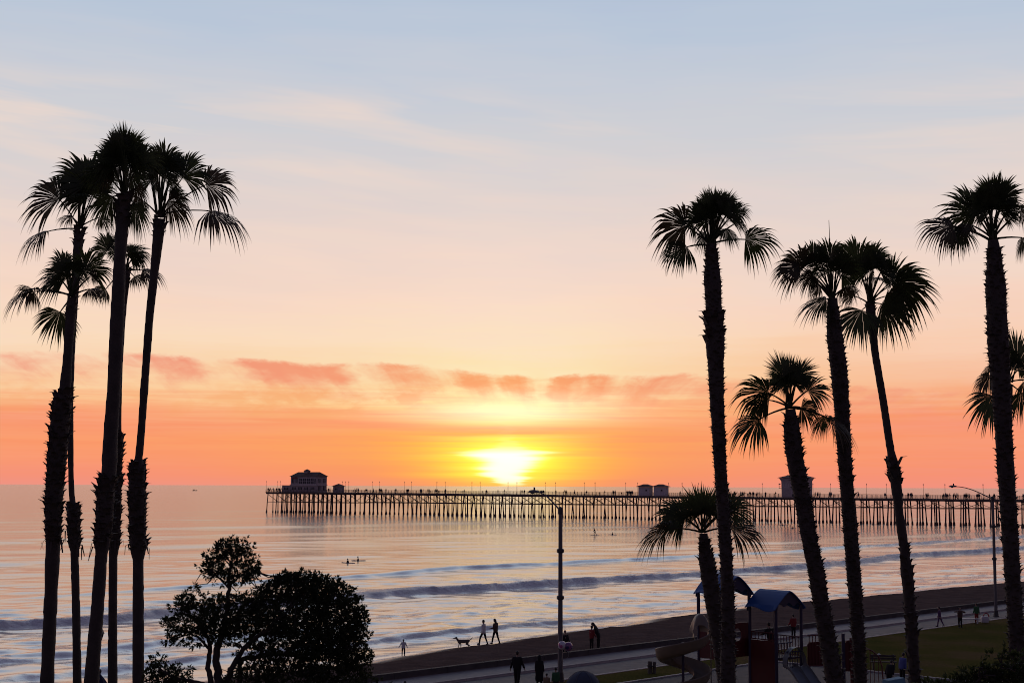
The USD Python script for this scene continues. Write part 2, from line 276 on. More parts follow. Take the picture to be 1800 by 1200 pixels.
def sea_height(x, y):
    """Surface height and share of foam at the points (x, y)."""
    u, v = x * TS[0] + y * TS[1], x * TN[0] + y * TN[1]
    r = np.hypot(x, y); h = np.zeros_like(x); foam = np.zeros_like(x)
    # wind ripples and chop, long in the crest; each fades where the grid gets too coarse to carry it
    calm = .55 + .9 * meshkit.noise(np.stack([u / 46, v / 15, 0 * u], -1), 3)
    for wl, amp, far, el in ((16., .06, 900, 3.0), (7., .075, 760, 2.4), (3.6, .060, 420, 1.8), (2.1, .054, 300, 1.6), (1.15, .034, 210, 1.6)):
        q = np.stack([(x * .96 + y * .28) / (wl * el), (y * .96 - x * .28) / wl, np.full_like(x, wl)], -1)
        h += amp * (calm + (.35 if wl < 3 else -.35) * (1 - sm(105, 150, v))) * (1 - sm(far * .55, far, r)) * 1.5 * (meshkit.noise(q, int(wl * 10)) - .5) * 2
    # swell lines outside the break
    for v0, a, w, ph, lo, hi in ((172, .16, 5, 1, -200, 900), (203, .30, 6, 2, -200, 160), (217, .28, 6, 3, -100, 190), (240, .2, 7, 4, -300, 800), (275, .22, 8, 5, -300, 900), (330, .2, 9, 6, -300, 900), (420, .22, 10, 7, -300, 900), (540, .2, 12, 8, -500, 900)):
        vv = v - v0 - 7 * (meshkit.noise(np.stack([u / 60, 0 * u, 0 * u + ph], -1), ph) - .5) * 2
        m = .25 + 1.1 * meshkit.noise(np.stack([u / 38, 0 * u, 0 * u + ph], -1), ph + 20)
        h += a * m * np.exp(-(vv / w) ** 2) * sm(lo, lo + 40, u) * (1 - sm(hi - 40, hi, u)) - .4 * a * m * np.exp(-((vv + 1.8 * w) / w) ** 2)
    # breaking lines: (v at u, height over u, how far it has broken over u)
    U = [40, 60, 80, 110, 137, 172, 220, 265, 330, 600]
    lines = [
        ([136, 137, 138, 140, 144.5, 144, 145, 146, 152, 160], [.0, .10, .2, .38, .52, .50, .40, .55, .55, .3], [0, 0, .0, .0, .04, .12, .2, .65, .9, .6], 2.2, 1),
        ([108.5, 109.5, 114, 115.4, 114.4, 113.6, 121, 121.5, 122, 124], [.85, .85, .7, .72, .68, .68, .75, .75, .7, .5], [1, 1, .75, 1, 1, 1, 1, 1, 1, 1], 2.1, 2),
        ([90, 91, 93, 97, 98, 97, 99, 101, 102, 104], [.30, .26, .18, .14, .12, .16, .16, .2, .2, .2], [.2, .2, .1, .1, .15, .2, .2, .2, .2, .1], 2.0, 3),
        ([81, 81.5, 82.3, 82.2, 83, 83, 84.6, 85, 86, 88], [.26, .28, .32, .28, .24, .26, .34, .36, .36, .3], [.4, .5, .75, .55, .4, .55, .7, .7, .7, .3], 1.25, 4),
        ([74, 74.6, 76.6, 79, 80, 80.4, 80.8, 81, 82, 84], [.16] * 10, [.55, .5, .5, .7, .6, .5, .5, .5, .5, .3], .6, 5)]
    for vs, hs, br, w, k in lines:
        vf = np.interp(u, U, vs) + (1.2 if k < 4 else .35) * (meshkit.fbm(np.stack([u / 9, 0 * u, 0 * u + k], -1), 3, k) - .5) * 2
        hh, b = np.interp(u, U, hs), np.interp(u, U, br)
        hh = .74 * hh * (.75 + .5 * meshkit.noise(np.stack([u / 14, 0 * u, 0 * u + k], -1), k + 40))
        d = v - vf                                                    # d < 0: shoreward, the steep face
        prof = np.where(d < 0, np.exp(-(d / (w * .36)) ** 2), np.exp(-(d / (w * 1.5)) ** 2)) - .22 * np.exp(-((d + 1.6 * w) / w) ** 2)
        rough = meshkit.fbm(np.stack([u / 1.3, v / .8, 0 * u + k], -1), 3, k + 60)
        face = np.exp(-((d + w * .25) / (w * .62)) ** 2)
        trail = np.where(d > 0, np.exp(-d / (w * 4.2)), np.exp(-(d / (w * .6)) ** 2))
        h += hh * prof * (1 + .75 * b * face * (rough - .5))
        patchy = meshkit.fbm(np.stack([u / 5, v / 2.2, 0 * u + k], -1), 4, k + 80)
        f = b * np.maximum(face * (.75 + .7 * (rough - .3)), trail * sm(.38, .60, patchy) * .95)
        lip = hh * .5 * np.exp(-(d / (w * .22)) ** 2) * sm(.45, .7, rough) * (b > .03)
        foam = np.maximum(foam, f); foam = np.maximum(foam, np.clip(lip * .6, 0, .5) * (k != 1))
    # the churned inner surf: torn sheets of foam
    inner = (1 - sm(106, 118, v)) * sm(74, 80, v)
    net = .55 * meshkit.fbm(np.stack([(u + .3 * v) / 2.2, (v - .15 * u) / .7, 0 * u], -1), 5, 91) + .45 * meshkit.fbm(np.stack([u / 9, v / 3.5, 0 * u], -1), 3, 92)
    foam = np.maximum(foam, inner * .42 * sm(.50, .64, net)); h += inner * .11 * (net - .5) * (1 - sm(150, 300, r))
    far2 = sm(118, 124, v) * (1 - sm(136, 146, v)) * sm(100, 240, u)
    foam = np.maximum(foam, far2 * .4 * sm(.52, .68, net))
    # run-up: a thin sheet on the sand
    s = shoreline(u); shallow = 1 - sm(0, 9, v - s)
    h = h * (1 - .75 * shallow * (1 - sm(0, 4, v - s - 3)))
    z = h * sm(-2, 5, v - s + 1) + .03
    edge = np.exp(-((v - s - .25) / .35) ** 2) * (.35 + .65 * meshkit.noise(np.stack([u / 2, 0 * u, 0 * u], -1), 15))
    foam = np.maximum(foam, .7 * edge)
    return z, np.clip(foam, 0, 1)
th = np.concatenate([np.linspace(-80, -25, 60)[:-1], np.linspace(-25, 25, 760), np.linspace(25, 80, 60)[1:]]) * np.pi / 180
rr = np.concatenate([np.geomspace(52, 95, 90)[:-1], np.geomspace(95, 320, 420)[:-1], np.geomspace(320, 1600, 170)[:-1], np.geomspace(1600, 60000, 50)])
TH, RR = np.meshgrid(th, rr); SX, SY = RR * np.sin(TH), RR * np.cos(TH)
SV = SX * TN[0] + SY * TN[1]; SU = SX * TS[0] + SY * TS[1]
SZ, SF = sea_height(SX.ravel(), SY.ravel()); SZ = SZ.reshape(SX.shape)
SZ = np.where(SV < shoreline(SU) - 2.0, np.minimum(SZ, -.5), SZ)        # under the sand, behind the waterline
ff = grid_faces(len(rr), len(th))
wet = (SV.ravel() > shoreline(SU.ravel()) - 4.0); keep = wet[ff].any(1); ff = ff[keep][:, ::-1]
ids = np.unique(ff); remap = np.zeros(SX.size, int); remap[ids] = np.arange(len(ids))
sea_v = np.stack([SX.ravel(), SY.ravel(), SZ.ravel()], 1)[ids]
def water_mat():
    N = {'geo': ('geometry', {}), 'mp': ('mapping', {'scale': (.42, .95, 1.)}), 'n1': ('noise_texture', {'scale': 1.0, 'detail': 4.0, 'roughness': .6}),
         'mp2': ('mapping', {'scale': (.05, .26, 1.)}), 'n2': ('noise_texture', {'scale': 1.0, 'detail': 4.0, 'roughness': .55}),
         'b1': ('bump', {'strength': .3, 'distance': .06}), 'b2': ('bump', {'strength': .0, 'distance': .45}),
         'w': ('principled_bsdf', {'distribution': 'multi_ggx', 'base_color': (.12, .074, .066), 'roughness': .15, 'ior': 8.0, 'specular_ior_level': .5}),
         'fa': ('attribute', {'attribute': 'foam'}), 'fn': ('noise_texture', {'scale': 1.1, 'detail': 6.0, 'roughness': .7}), 'mpf': ('mapping', {'scale': (.8, 1.7, 1.)}),
         'fm': ('math', {'math_type': 'multiply_add', 'value2': 1.3, 'value3': -.65}), 'fs': ('math', {'math_type': 'add'}), 'fr': ('map_range', {'from_min': .18, 'from_max': .62, 'to_min': 0., 'to_max': .92, 'clamp': True, 'range_type': 'smoothstep'}),
         'fz': ('math', {'math_type': 'greater_than', 'value2': .03}), 'fx': ('math', {'math_type': 'multiply'}),
         'fb': ('principled_bsdf', {'roughness': .38, 'specular_ior_level': .6}), 'fc': ('rgb_ramp', {'ramp': [(.30, (.48, .45, .48)), (.58, (.97, .94, .95))]}), 'bf': ('bump', {'strength': 1.0, 'distance': .7}), 'mx': ('mix_closure', {})}
    K = [('geo.position', 'mp.vector'), ('mp.vector', 'n1.vector'), ('geo.position', 'mp2.vector'), ('mp2.vector', 'n2.vector'), ('n2.fac', 'b2.height'), ('n1.fac', 'b1.height'), ('b2.normal', 'b1.normal'), ('b1.normal', 'w.normal'),
         ('geo.position', 'mpf.vector'), ('mpf.vector', 'fn.vector'), ('fn.fac', 'fm.value1'), ('fa.fac', 'fs.value1'), ('fm.value', 'fs.value2'), ('fs.value', 'fr.value'), ('fa.fac', 'fz.value1'), ('fr.result', 'fx.value1'), ('fz.value', 'fx.value2'),
         ('fx.value', 'mx.fac'), ('w.BSDF', 'mx.closure1'), ('fb.BSDF', 'mx.closure2'), ('fn.fac', 'fc.fac'), ('fc.color', 'fb.base_color'), ('fn.fac', 'bf.height'), ('bf.normal', 'fb.normal')]
    return usdkit.material(stage, L + 'sea_water', N, K, surface='mx.closure')
sea = usdkit.mesh(stage, '/World/sea', (sea_v, remap[ff]), water_mat(), smooth=True)
UsdGeom.PrimvarsAPI(sea).CreatePrimvar('foam', Sdf.ValueTypeNames.FloatArray, 'vertex').Set(Vt.FloatArray.FromNumpy(SF[ids].astype(np.float32)))
tag(sea, kind='structure')

# ------------------------------------------------------------------ the ground: beach, sea wall, promenade, road, lawn, bluff
def wet_sand():
    N = {'geo': ('geometry', {}), 'n': ('noise_texture', {'scale': .7, 'detail': 8.0, 'roughness': .65}), 'n2': ('noise_texture', {'scale': .08, 'detail': 3.0}),
         'r': ('rgb_ramp', {'ramp': [(.3, (.095, .066, .058)), (.7, (.15, .108, .092))]}), 'wa': ('attribute', {'attribute': 'wet'}), 'dk': ('mix', {'mix_type': 'mix', 'color2': (.045, .033, .031)}), 'wm': ('math', {'math_type': 'multiply', 'value2': .85}),
         'rr': ('map_range', {'from_min': 0., 'from_max': 1., 'to_min': .92, 'to_max': .22}), 'bn': ('noise_texture', {'scale': 2.6, 'detail': 6.0, 'roughness': .7}), 'b': ('bump', {'distance': .12}), 'bs': ('map_range', {'from_min': 0., 'from_max': 1., 'to_min': 1., 'to_max': .06}),
         'p': ('principled_bsdf', {}), 'sl': ('map_range', {'from_min': 0., 'from_max': 1., 'to_min': .0, 'to_max': .45})}
    K = [('geo.position', 'n.vector'), ('geo.position', 'bn.vector'), ('n.fac', 'r.fac'), ('r.color', 'dk.color1'), ('wa.fac', 'wm.value1'), ('wm.value', 'dk.fac'), ('dk.color', 'p.base_color'), ('wa.fac', 'rr.value'), ('rr.result', 'p.roughness'),
         ('wa.fac', 'sl.value'), ('sl.result', 'p.specular_ior_level'), ('bn.fac', 'b.height'), ('wa.fac', 'bs.value'), ('bs.result', 'b.strength'), ('b.normal', 'p.normal')]
    return usdkit.material(stage, L + 'beach_sand', N, K, surface='p.BSDF')
def strip(us, vs, zf):
    UU, VV = np.meshgrid(us, vs); P = UU.ravel()[:, None] * TS + VV.ravel()[:, None] * TN; P[:, 2] = zf(UU.ravel(), VV.ravel())
    return P, grid_faces(len(vs), len(us))[:, ::-1] * 1, UU.ravel(), VV.ravel()
us_fine = np.concatenate([np.linspace(-400, 20, 30)[:-1], np.linspace(20, 150, 420), np.linspace(150, 260, 120)[1:], np.linspace(260, 1200, 40)[1:]])
def bz(u, v):
    z = beach_z(u, v); dry = sm(-1.5, -4, v - shoreline(u))
    return z + dry * .16 * (meshkit.fbm(np.stack([u / 1.1, v / 1.1, 0 * u], -1), 3, 5) - .5) + .10 * dry * (meshkit.noise(np.stack([u / 4, v / 3, 0 * u], -1), 6) - .5)
P, f, u_, v_ = strip(us_fine, np.concatenate([np.linspace(60.22, 84, 90), np.linspace(84, 420, 30)[1:]]), bz)
beach = usdkit.mesh(stage, '/World/beach', (P, f), wet_sand(), smooth=True); tag(beach, kind='structure')
wetness = sm(-4.2, -1.2, (v_ - shoreline(u_)) + .8 * (meshkit.noise(np.stack([u_ / 6, 0 * u_, 0 * u_], -1), 9) - .5))
UsdGeom.PrimvarsAPI(beach).CreatePrimvar('wet', Sdf.ValueTypeNames.FloatArray, 'vertex').Set(Vt.FloatArray.FromNumpy(wetness.astype(np.float32)))

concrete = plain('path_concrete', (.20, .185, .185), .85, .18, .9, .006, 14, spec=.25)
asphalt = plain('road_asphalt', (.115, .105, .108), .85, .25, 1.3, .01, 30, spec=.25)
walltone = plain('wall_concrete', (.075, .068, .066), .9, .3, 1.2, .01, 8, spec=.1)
kerbtone = plain('kerb_concrete', (.34, .32, .31), .8, .2, 2.0)
soil = plain('bluff_soil', (.06, .05, .035), .95, .4, .8, .05, 5)
def grass_mat():
    N = {'geo': ('geometry', {}), 'n': ('noise_texture', {'scale': .16, 'detail': 6.0, 'roughness': .6}), 'n2': ('noise_texture', {'scale': 9.0, 'detail': 5.0, 'roughness': .7}), 'r': ('rgb_ramp', {'ramp': [(.35, (.075, .082, .022)), (.52, (.11, .096, .030)), (.66, (.15, .105, .052))]}),
         'r2': ('rgb_ramp', {'ramp': [(.3, (.6, .6, .6)), (.7, (1.25, 1.25, 1.25))]}), 'mu': ('mix', {'mix_type': 'multiply', 'fac': 1.0}), 'b': ('bump', {'distance': .06, 'strength': 1.0}), 'p': ('principled_bsdf', {'roughness': 1.0, 'specular_ior_level': .0})}
    K = [('geo.position', 'n.vector'), ('geo.position', 'n2.vector'), ('n.fac', 'r.fac'), ('n2.fac', 'r2.fac'), ('r.color', 'mu.color1'), ('r2.color', 'mu.color2'), ('mu.color', 'p.base_color'), ('n2.fac', 'b.height'), ('b.normal', 'p.normal')]
    return usdkit.material(stage, L + 'lawn_grass', N, K, surface='p.BSDF')
grass = grass_mat()
US2 = np.concatenate([np.linspace(-400, 0, 20)[:-1], np.linspace(0, 260, 130), np.linspace(260, 1200, 30)[1:]])
def flat(z): return lambda u, v: np.full_like(u, z)
P, f, *_ = strip(US2, [57.42, 59.86], flat(1.0)); struct('promenade', (P, f), concrete)
P, f, *_ = strip(US2, [53.5, 57.30], flat(.90)); struct('road', (P, f), asphalt)
def wall_mesh(v0, v1, z0, z1, us, wav=0.0):
    b = MB()
    for a, c in zip(us[:-1], us[1:]):
        q = [xy(a + .012, v0), xy(c - .012, v0), xy(c - .012, v1), xy(a + .012, v1)]
        b.add([(*p[:2], z) for z in (z0, z1) for p in q], [(3, 2, 1, 0), (4, 5, 6, 7), (0, 1, 5, 4), (1, 2, 6, 5), (2, 3, 7, 6), (3, 0, 4, 7)])
    return b.out()
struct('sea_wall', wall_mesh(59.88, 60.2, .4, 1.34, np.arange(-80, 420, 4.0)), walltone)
struct('kerb', wall_mesh(57.31, 57.41, .7, 1.03, np.arange(-80, 420, 3.0)), kerbtone)
struct('kerb', wall_mesh(53.32, 53.48, .7, 1.03, np.arange(-80, 420, 3.0)), kerbtone)
def lawn_z(u, v): return 1.0 + .14 * (meshkit.fbm(np.stack([u / 9, v / 9, 0 * u], -1), 3, 2) - .5) * sm(53.2, 51, v) + .5 * sm(20, 80, u - 70) * sm(52, 40, v) * .0
P, f, *_ = strip(US2, np.linspace(30, 53.3, 40), lawn_z); struct('lawn', (P, f), grass, smooth=True)
def bluff_z(u, v): return np.interp(v, [-60, -6, 4, 14, 24, 30.02], [8.9, 8.9, 7.6, 4.4, 1.7, .985]) + .3 * (meshkit.fbm(np.stack([u / 4, v / 4, 0 * u], -1), 3, 8) - .5) * sm(30, 24, v)
P, f, *_ = strip(US2, np.linspace(-60, 30.02, 70), bluff_z); struct('bluff', (P, f), soil, smooth=True)
def ground_z(p):
    u, v = uv(p)
    if v > 60.22: return float(beach_z(np.array(u), np.array(v)))
    if v > 57.31: return 1.0
    if v > 53.4: return .90
    if v > 30: return 1.0
    return float(bluff_z(np.array([u]), np.array([v]))[0])

def pad():
    a, b, c, d = 58.0, 73.0, 34.0, 49.6
    pts = [xy(a, c), xy(b, c), xy(b, d), xy(a, d)]; v = [(p[0], p[1], z) for z in (.85, 1.10) for p in pts]
    struct('play_area', MB().add(v, [(3, 2, 1, 0), (4, 5, 6, 7), (0, 1, 5, 4), (1, 2, 6, 5), (2, 3, 7, 6), (3, 0, 4, 7)]).out(), plain('play_area_rubber', (.075, .072, .078), .9, .2, 1.0, .01, 20, spec=.1))
    for n, (p, q) in enumerate(((xy(a, d + .08), xy(b + .16, d + .08)), (xy(a - .08, c), xy(a - .08, d)), (xy(b + .08, c), xy(b + .08, d)))):
        struct('kerb', MB().bar([p[0], p[1], 1.02], [q[0], q[1], 1.02], .16, .30).out(), kerbtone)
pad()

# ------------------------------------------------------------------ the pier
rng = np.random.default_rng(11)
PN = np.array([.590, .808])                                            # across the pier, away from the camera
def pier(s, off=0.0, z=0.0): p = PIER_A + s * PIER_D + off * PN; return np.array([p[0], p[1], z])
def deck_z(s): return 8.1 + .6 * s / 317
def s_at(px, off=0.0):                                                 # how far along the pier the column px of the photograph crosses it
    r = ray(px, 855); o = PIER_A + off * PN
    M = np.array([[r[0], -PIER_D[0]], [r[1], -PIER_D[1]]]); return float(np.linalg.solve(M, o)[1])
S0, S1 = -128.0, s_at(467, -8.0); SH = s_at(641, 0)
PRZ = math.atan2(-.59, .808)
wood = plain('pier_timber', (.10, .060, .048), .85, .35, .6)
wood2 = plain('pier_deck_timber', (.12, .078, .062), .85, .3, .6)
railm = plain('pier_railing', (.075, .055, .048), .7, .2, 2)
pr = thing('fishing_pier', 'long dark timber pier on slanted piles running out to sea below the sunset', 'pier', pier(0, 0, 0))
PO = pier(0, 0, 0)
def on(b): v, f = b.out(); return v - PO, f
HW = 3.6                                                               # half width
def width(s): return (8.0, 7.0) if s > SH else (HW, HW)
b = MB(); b2 = MB()
for a, c in zip(np.linspace(S0, SH, 60)[:-1], np.linspace(S0, SH, 60)[1:]):
    q = [pier(s, o, deck_z(s) - d) for s in (a, c) for o in (-HW, HW) for d in (0, .36)]
    b.add(q, [(0, 2, 6, 4), (1, 5, 7, 3), (0, 4, 5, 1), (2, 3, 7, 6)])
a, c = SH, S1
q = [pier(s, o, deck_z(s) - d) for s in (a, c) for o in (-8, 7) for d in (0, .36)]
b.add(q, [(0, 2, 6, 4), (1, 5, 7, 3), (0, 4, 5, 1), (2, 3, 7, 6), (0, 1, 3, 2), (4, 6, 7, 5)])
obj('deck', on(b), wood2, pr)
bents = list(np.arange(-28.0 - 4.55 * 21, SH - 1, 4.55)); hbents = list(np.arange(SH + 1.0, S1 - .5, 5.2))
caps, brace = MB(), MB()
for off in (-HW + .25, 0, HW - .25):
    caps.bar(pier(S0, off, deck_z(S0) - .56), pier(SH, off, deck_z(SH) - .56), .28, .42)
for off in (-7.6, -4, 0, 4, 6.6): caps.bar(pier(SH, off, deck_z(SH) - .56), pier(S1, off, deck_z(S1) - .56), .28, .42)
npile = 0; outer = MB()
def pile(s, o0, o1, lean=0.0):
    global npile
    b = MB(); zt = deck_z(s) - .25; r = rng.uniform(.18, .24)
    top, bot = pier(s, o0, zt), pier(s + lean, o1, -2.2)
    zs = np.array([zt, 5.5, 1.15, .75, .1, -2.2]); rr_ = np.array([1, 1, 1.05, 1.55, 1.75, 1.75]) * r
    pts = [bot + (top - bot) * ((z + 2.2) / (zt + 2.2)) for z in zs]
    if s < -9: outer.tube(pts, rr_, 6); return
    b.tube(pts, rr_, 6); obj('pile', on(b), wood, pr); npile += 1
for i, s in enumerate(bents):
    z = deck_z(s)
    caps.bar(pier(s, -HW - .3, z - .72), pier(s, HW + .3, z - .72), .3, .3)
    for o0, o1 in ((-3.1, -3.1 - rng.uniform(.9, 1.6)), (-1.1, -1.2), (1.1, 1.2), (3.1, 3.1 + rng.uniform(.9, 1.6))):
        pile(s + rng.uniform(-.12, .12), o0, o1, rng.uniform(-.25, .25))
    zc = 4.6 + .8 * (1 - max(s, 0) / 317)
    brace.bar(pier(s, -3.4, zc + .1), pier(s, 3.4, zc + .1), .1, .22)
    brace.bar(pier(s + .25, -3.1, z - .9), pier(s + .25, 3.2, zc + .2), .09, .22)
    if i + 1 < len(bents):
        s2 = bents[i + 1]
        for o in (-3.2, 3.2): brace.bar(pier(s, o, zc), pier(s2, o, zc), .10, .16)
        if i % 3 != 1: brace.bar(pier(s, -3.25, zc + .2), pier(s2, -3.15, z - .9), .07, .14)
        if i % 3 != 2: brace.bar(pier(s, 3.2, z - 1.0), pier(s2, 3.2, zc + .2), .07, .14)
for i, s in enumerate(hbents):
    z = deck_z(s); caps.bar(pier(s, -8, z - .72), pier(s, 7, z - .72), .3, .3)
    for o0, o1 in ((-7.3, -8.0), (-4.4, -4.5), (-1.5, -1.5), (1.5, 1.5), (4.4, 4.4), (6.5, 7.1)): pile(s + rng.uniform(-.1, .1), o0, o1, rng.uniform(-.2, .2))
    zc = 4.5
    brace.bar(pier(s, -7.6, zc), pier(s, 6.8, zc), .1, .22)
    brace.bar(pier(s + .2, -7.3, z - .9), pier(s + .2, -1.5, zc + .1), .09, .2); brace.bar(pier(s + .2, 6.5, z - .9), pier(s + .2, 1.5, zc + .1), .09, .2)
    if i + 1 < len(hbents):
        for o in (-7.5, 6.7): brace.bar(pier(s, o, zc), pier(hbents[i + 1], o, zc), .1, .16)
        if i % 2: brace.bar(pier(s, -7.4, zc), pier(hbents[i + 1], -7.2, z - .9), .07, .14)
caps.bar(pier(S0, -1.2, 5.4), pier(SH, -1.2, 4.6), .12, .12)
obj('shore_piles', on(outer), wood, pr, kind='stuff')
obj('cap_beams', on(caps), wood, pr); obj('bracing', on(brace), wood, pr, kind='stuff')
def railing(runs, step):
    b = MB()
    for (sa, oa), (sb, ob) in runs:
        n = max(2, int(math.hypot(sb - sa, ob - oa) / step)); pts = [(sa + (sb - sa) * t, oa + (ob - oa) * t) for t in np.linspace(0, 1, n + 1)]
        for s, o in pts: b.bar(pier(s, o, deck_z(s)), pier(s, o, deck_z(s) + 1.12), .10)
        for h, w in ((1.12, .12), (.78, .07), (.46, .07), (.16, .07)): b.bar(pier(sa, oa, deck_z(sa) + h), pier(sb, ob, deck_z(sb) + h), w, .06)
    return b
rb = railing([((S0, -HW + .06), (SH, -HW + .06)), ((SH, -HW), (SH, -7.9)), ((SH, -7.9), (S1 - .1, -7.9)), ((S1 - .1, -7.9), (S1 - .1, 6.9))], 1.6)
obj('railing', on(rb), railm, pr, label='railing on the near side of the pier')
rb = railing([((S0, HW - .06), (SH, HW - .06)), ((SH, HW), (SH, 6.9)), ((SH, 6.9), (S1 - .1, 6.9))], 1.6)
obj('railing', on(rb), railm, pr, label='railing on the far side of the pier')

# lamp posts on the pier: one class, a copy for each
pl = proto('pier_lamp_class')
lampm = plain('pier_lamp_paint', (.05, .045, .045), .5, .1, 5); lglass = plain('lamp_globe', (.35, .33, .30), .3, .1, 5)
def cobj(name, mesh, mat, parent, smooth=False, label=None):
    m = usdkit.mesh(stage, str(parent.GetPath()) + '/' + name, mesh, mat, smooth=smooth); return tag(m, label)
b = MB().lathe([(.16, 0), (.16, .25), (.07, .4), (.045, 4.0), (.04, 4.05)]); cobj('post', b.out(), lampm, pl)
b = MB().lathe([(.04, 4.02), (.11, 4.1), (.13, 4.25), (.11, 4.42), (.02, 4.5)], k=8); cobj('globe', b.out(), lglass, pl)
b = MB().lathe([(.13, 4.40), (.08, 4.52), (.02, 4.58), (.015, 4.70), (.001, 4.72)], k=8); cobj('cap', b.out(), lampm, pl)
LZONE = ['slim lamp post at the far end of the pier, around the restaurant and its hut', 'slim lamp post on the pier between the restaurant and the sun', 'slim lamp post on the pier below the sun or just right of it', 'slim lamp post on the pier between the white huts and the lifeguard tower', 'slim lamp post on the near stretch of pier at the right']
LGROUP = ['lamp posts at the end of the pier', 'lamp posts left of the sun', 'lamp posts below the sun', 'lamp posts right of the white huts', 'lamp posts on the right stretch of pier']
LAMPS = [468, 488, 493, 602, 607, 613, 655, 667, 711, 723, 768, 782.5, 829.6, 844, 893, 908.7, 958.5, 976.8, 1027, 1046, 1100, 1121, 1175, 1199, 1228, 1281, 1340, 1429, 1460, 1523, 1558, 1623, 1661, 1728]
for i, p in enumerate(LAMPS):
    o = (-HW + .25) if i % 2 else (HW - .25)
    if p < 500: o = (-7.5, 6.5, -7.5)[i % 3]
    s = s_at(p, o); copy(pl, 'pier_lamp', LZONE[sum(p > q for q in (650, 860, 1110, 1420))], 'lamp post', pier(s, o, deck_z(s)), PRZ, LGROUP[sum(p > q for q in (650, 860, 1110, 1420))])

# ------------------------------------------------------------------ buildings on the pier
wallp = plain('pier_house_wall', (.36, .29, .28), .8, .12, .7); wallg = plain('pier_house_trim', (.58, .50, .49), .7, .1, 1); roofm = plain('pier_roof', (.10, .045, .035), .8, .25, 1.0)
paneg = plain('dark_window', (.02, .02, .024), .12, .1, 1, spec=.5); redm = plain('red_sign', (.20, .02, .02), .6, .1, 2); tilew = plain('pale_hut_wall', (.48, .42, .43), .8, .1, 1)
def hip(b, x0, x1, y0, y1, z, h, over=.4, ridge=None):
    x0 -= over; x1 += over; y0 -= over; y1 += over; r = (y1 - y0) / 2 if ridge is None else ridge; ym = (y0 + y1) / 2
    v = [(x0, y0, z), (x1, y0, z), (x1, y1, z), (x0, y1, z), (x0 + r, ym, z + h), (x1 - r, ym, z + h), (x0, y0, z - .12), (x1, y0, z - .12), (x1, y1, z - .12), (x0, y1, z - .12)]
    b.add(v, [(0, 1, 5, 4), (2, 3, 4, 5), (6, 9, 8, 7), (0, 6, 7, 1), (1, 7, 8, 2), (2, 8, 9, 3), (3, 9, 6, 0)]); b.add(v, [(1, 2, 5), (3, 0, 4)])
def house(name, label, cat, px_left, off, Lx, Wy, wall_h, roof_h, wall=wallp, ridge=None, over=.4):
    s = s_at(px_left, off); t = thing(name, label, cat, pier(s, off, deck_z(s) + .0), PRZ)
    obj('wall', MB().box((Lx / 2, Wy / 2, wall_h / 2), (Lx, Wy, wall_h)).out(), wall, t)
    b = MB(); hip(b, 0, Lx, 0, Wy, wall_h + .13, roof_h, over, ridge); r = obj('roof', b.out(), roofm, t)
    return t, r
def window(t, x, z, w, h, face='near', Wy=0, Lx=0, nx=2, nz_=1):
    f, p = MB(), MB()
    def put(b, cx, cz, sx, sz, d, th):
        if face == 'near': b.box((cx, -d, cz), (sx, th, sz))
        else: b.box((Lx + d, cx, cz), (th, sx, sz))
    put(p, x, z, w, h, .005, .03)
    for k in range(nx + 1): put(f, x - w / 2 + w * k / nx, z, .10, h + .2, .045, .08)
    for k in range(nz_ + 1): put(f, x, z - h / 2 + h * k / nz_, w + .2, .10, .035, .075)
    fr = obj('window', f.out(), wallg, t); obj('pane', p.out(), paneg, fr)
RL, RW = 14.9, 6.0
t, r = house('pier_restaurant', 'two storey restaurant with dark hipped roof at the far end of the pier', 'restaurant', 511, -6.2, RL, RW, 6.4, 1.8, ridge=1.7)
b = MB().box((6.4, RW / 2, 8.35), (1.8, 1.8, 1.0)); obj('cupola', b.out(), wallp, r); b = MB(); hip(b, 5.5, 7.3, RW / 2 - .9, RW / 2 + .9, 8.87, .7, .2); obj('cupola_roof', b.out(), roofm, r)
for x in (1.4, 3.4): window(t, x, 4.6, 1.5, 2.0)
for x in (5.8, 8.0, 10.2, 12.3): window(t, x, 4.55, 2.0, 2.3, nz_=2)
window(t, 14.0, 4.5, 1.0, 2.2, nx=1)
for x in (2.0, 5.5, 9, 12.5): window(t, x, 1.6, 2.4, 1.3, nx=3)
for z in (1.7, 4.7):
    for y in (1.5, 4.4): window(t, y, z, 1.6, 2.0, 'end', RW, RL)
obj('balcony_band', MB().box((RL / 2, -.25, 3.05), (RL + .3, .42, .35)).box((RL + .25, RW / 2, 3.05), (.4, RW - .1, .35)).out(), wallg, t)
obj('roof_sign', MB().box((2.5, -.12, 5.75), (3.2, .16, .55)).out(), redm, t)
b = MB().box((-2.6, 2.6, 1.35), (5.1, 5.0, 2.7)); obj('annex_wall', b.out(), wallp, t); obj('annex_roof', MB().box((-2.62, 2.6, 2.78), (5.3, 5.3, .14)).out(), roofm, t)
window(t, -2.6, 1.5, 2.6, 1.1, nx=3)
t, r = house('pier_hut', 'small hut with a peaked roof right of the pier restaurant', 'hut', 585.5, -3.2, 3.6, 2.8, 2.5, 1.0, ridge=.0 + 2.2)
window(t, 1.8, 1.4, 1.6, 1.0)
for px, lb in ((1122, 'left one of two flat white huts with dark roofs midway along the pier'), (1149, 'right one of two flat white huts with dark roofs midway along the pier')):
    t, r = house('pier_hut', lb, 'hut', px, -5.6, 4.3, 2.6, 3.1, .8, wall=tilew, over=.55)
    window(t, 3.2, 1.9, .8, .7, nx=1); obj('platform', MB().box((2.15, 1.1, -.25), (5.4, 4.8, .45)).out(), wood2, t)
s = s_at(1374, -6.4); lg = thing('lifeguard_tower', 'tall lifeguard tower with overhanging dark roof on the pier behind a palm trunk', 'tower', pier(s, -6.4, deck_z(s)), PRZ)
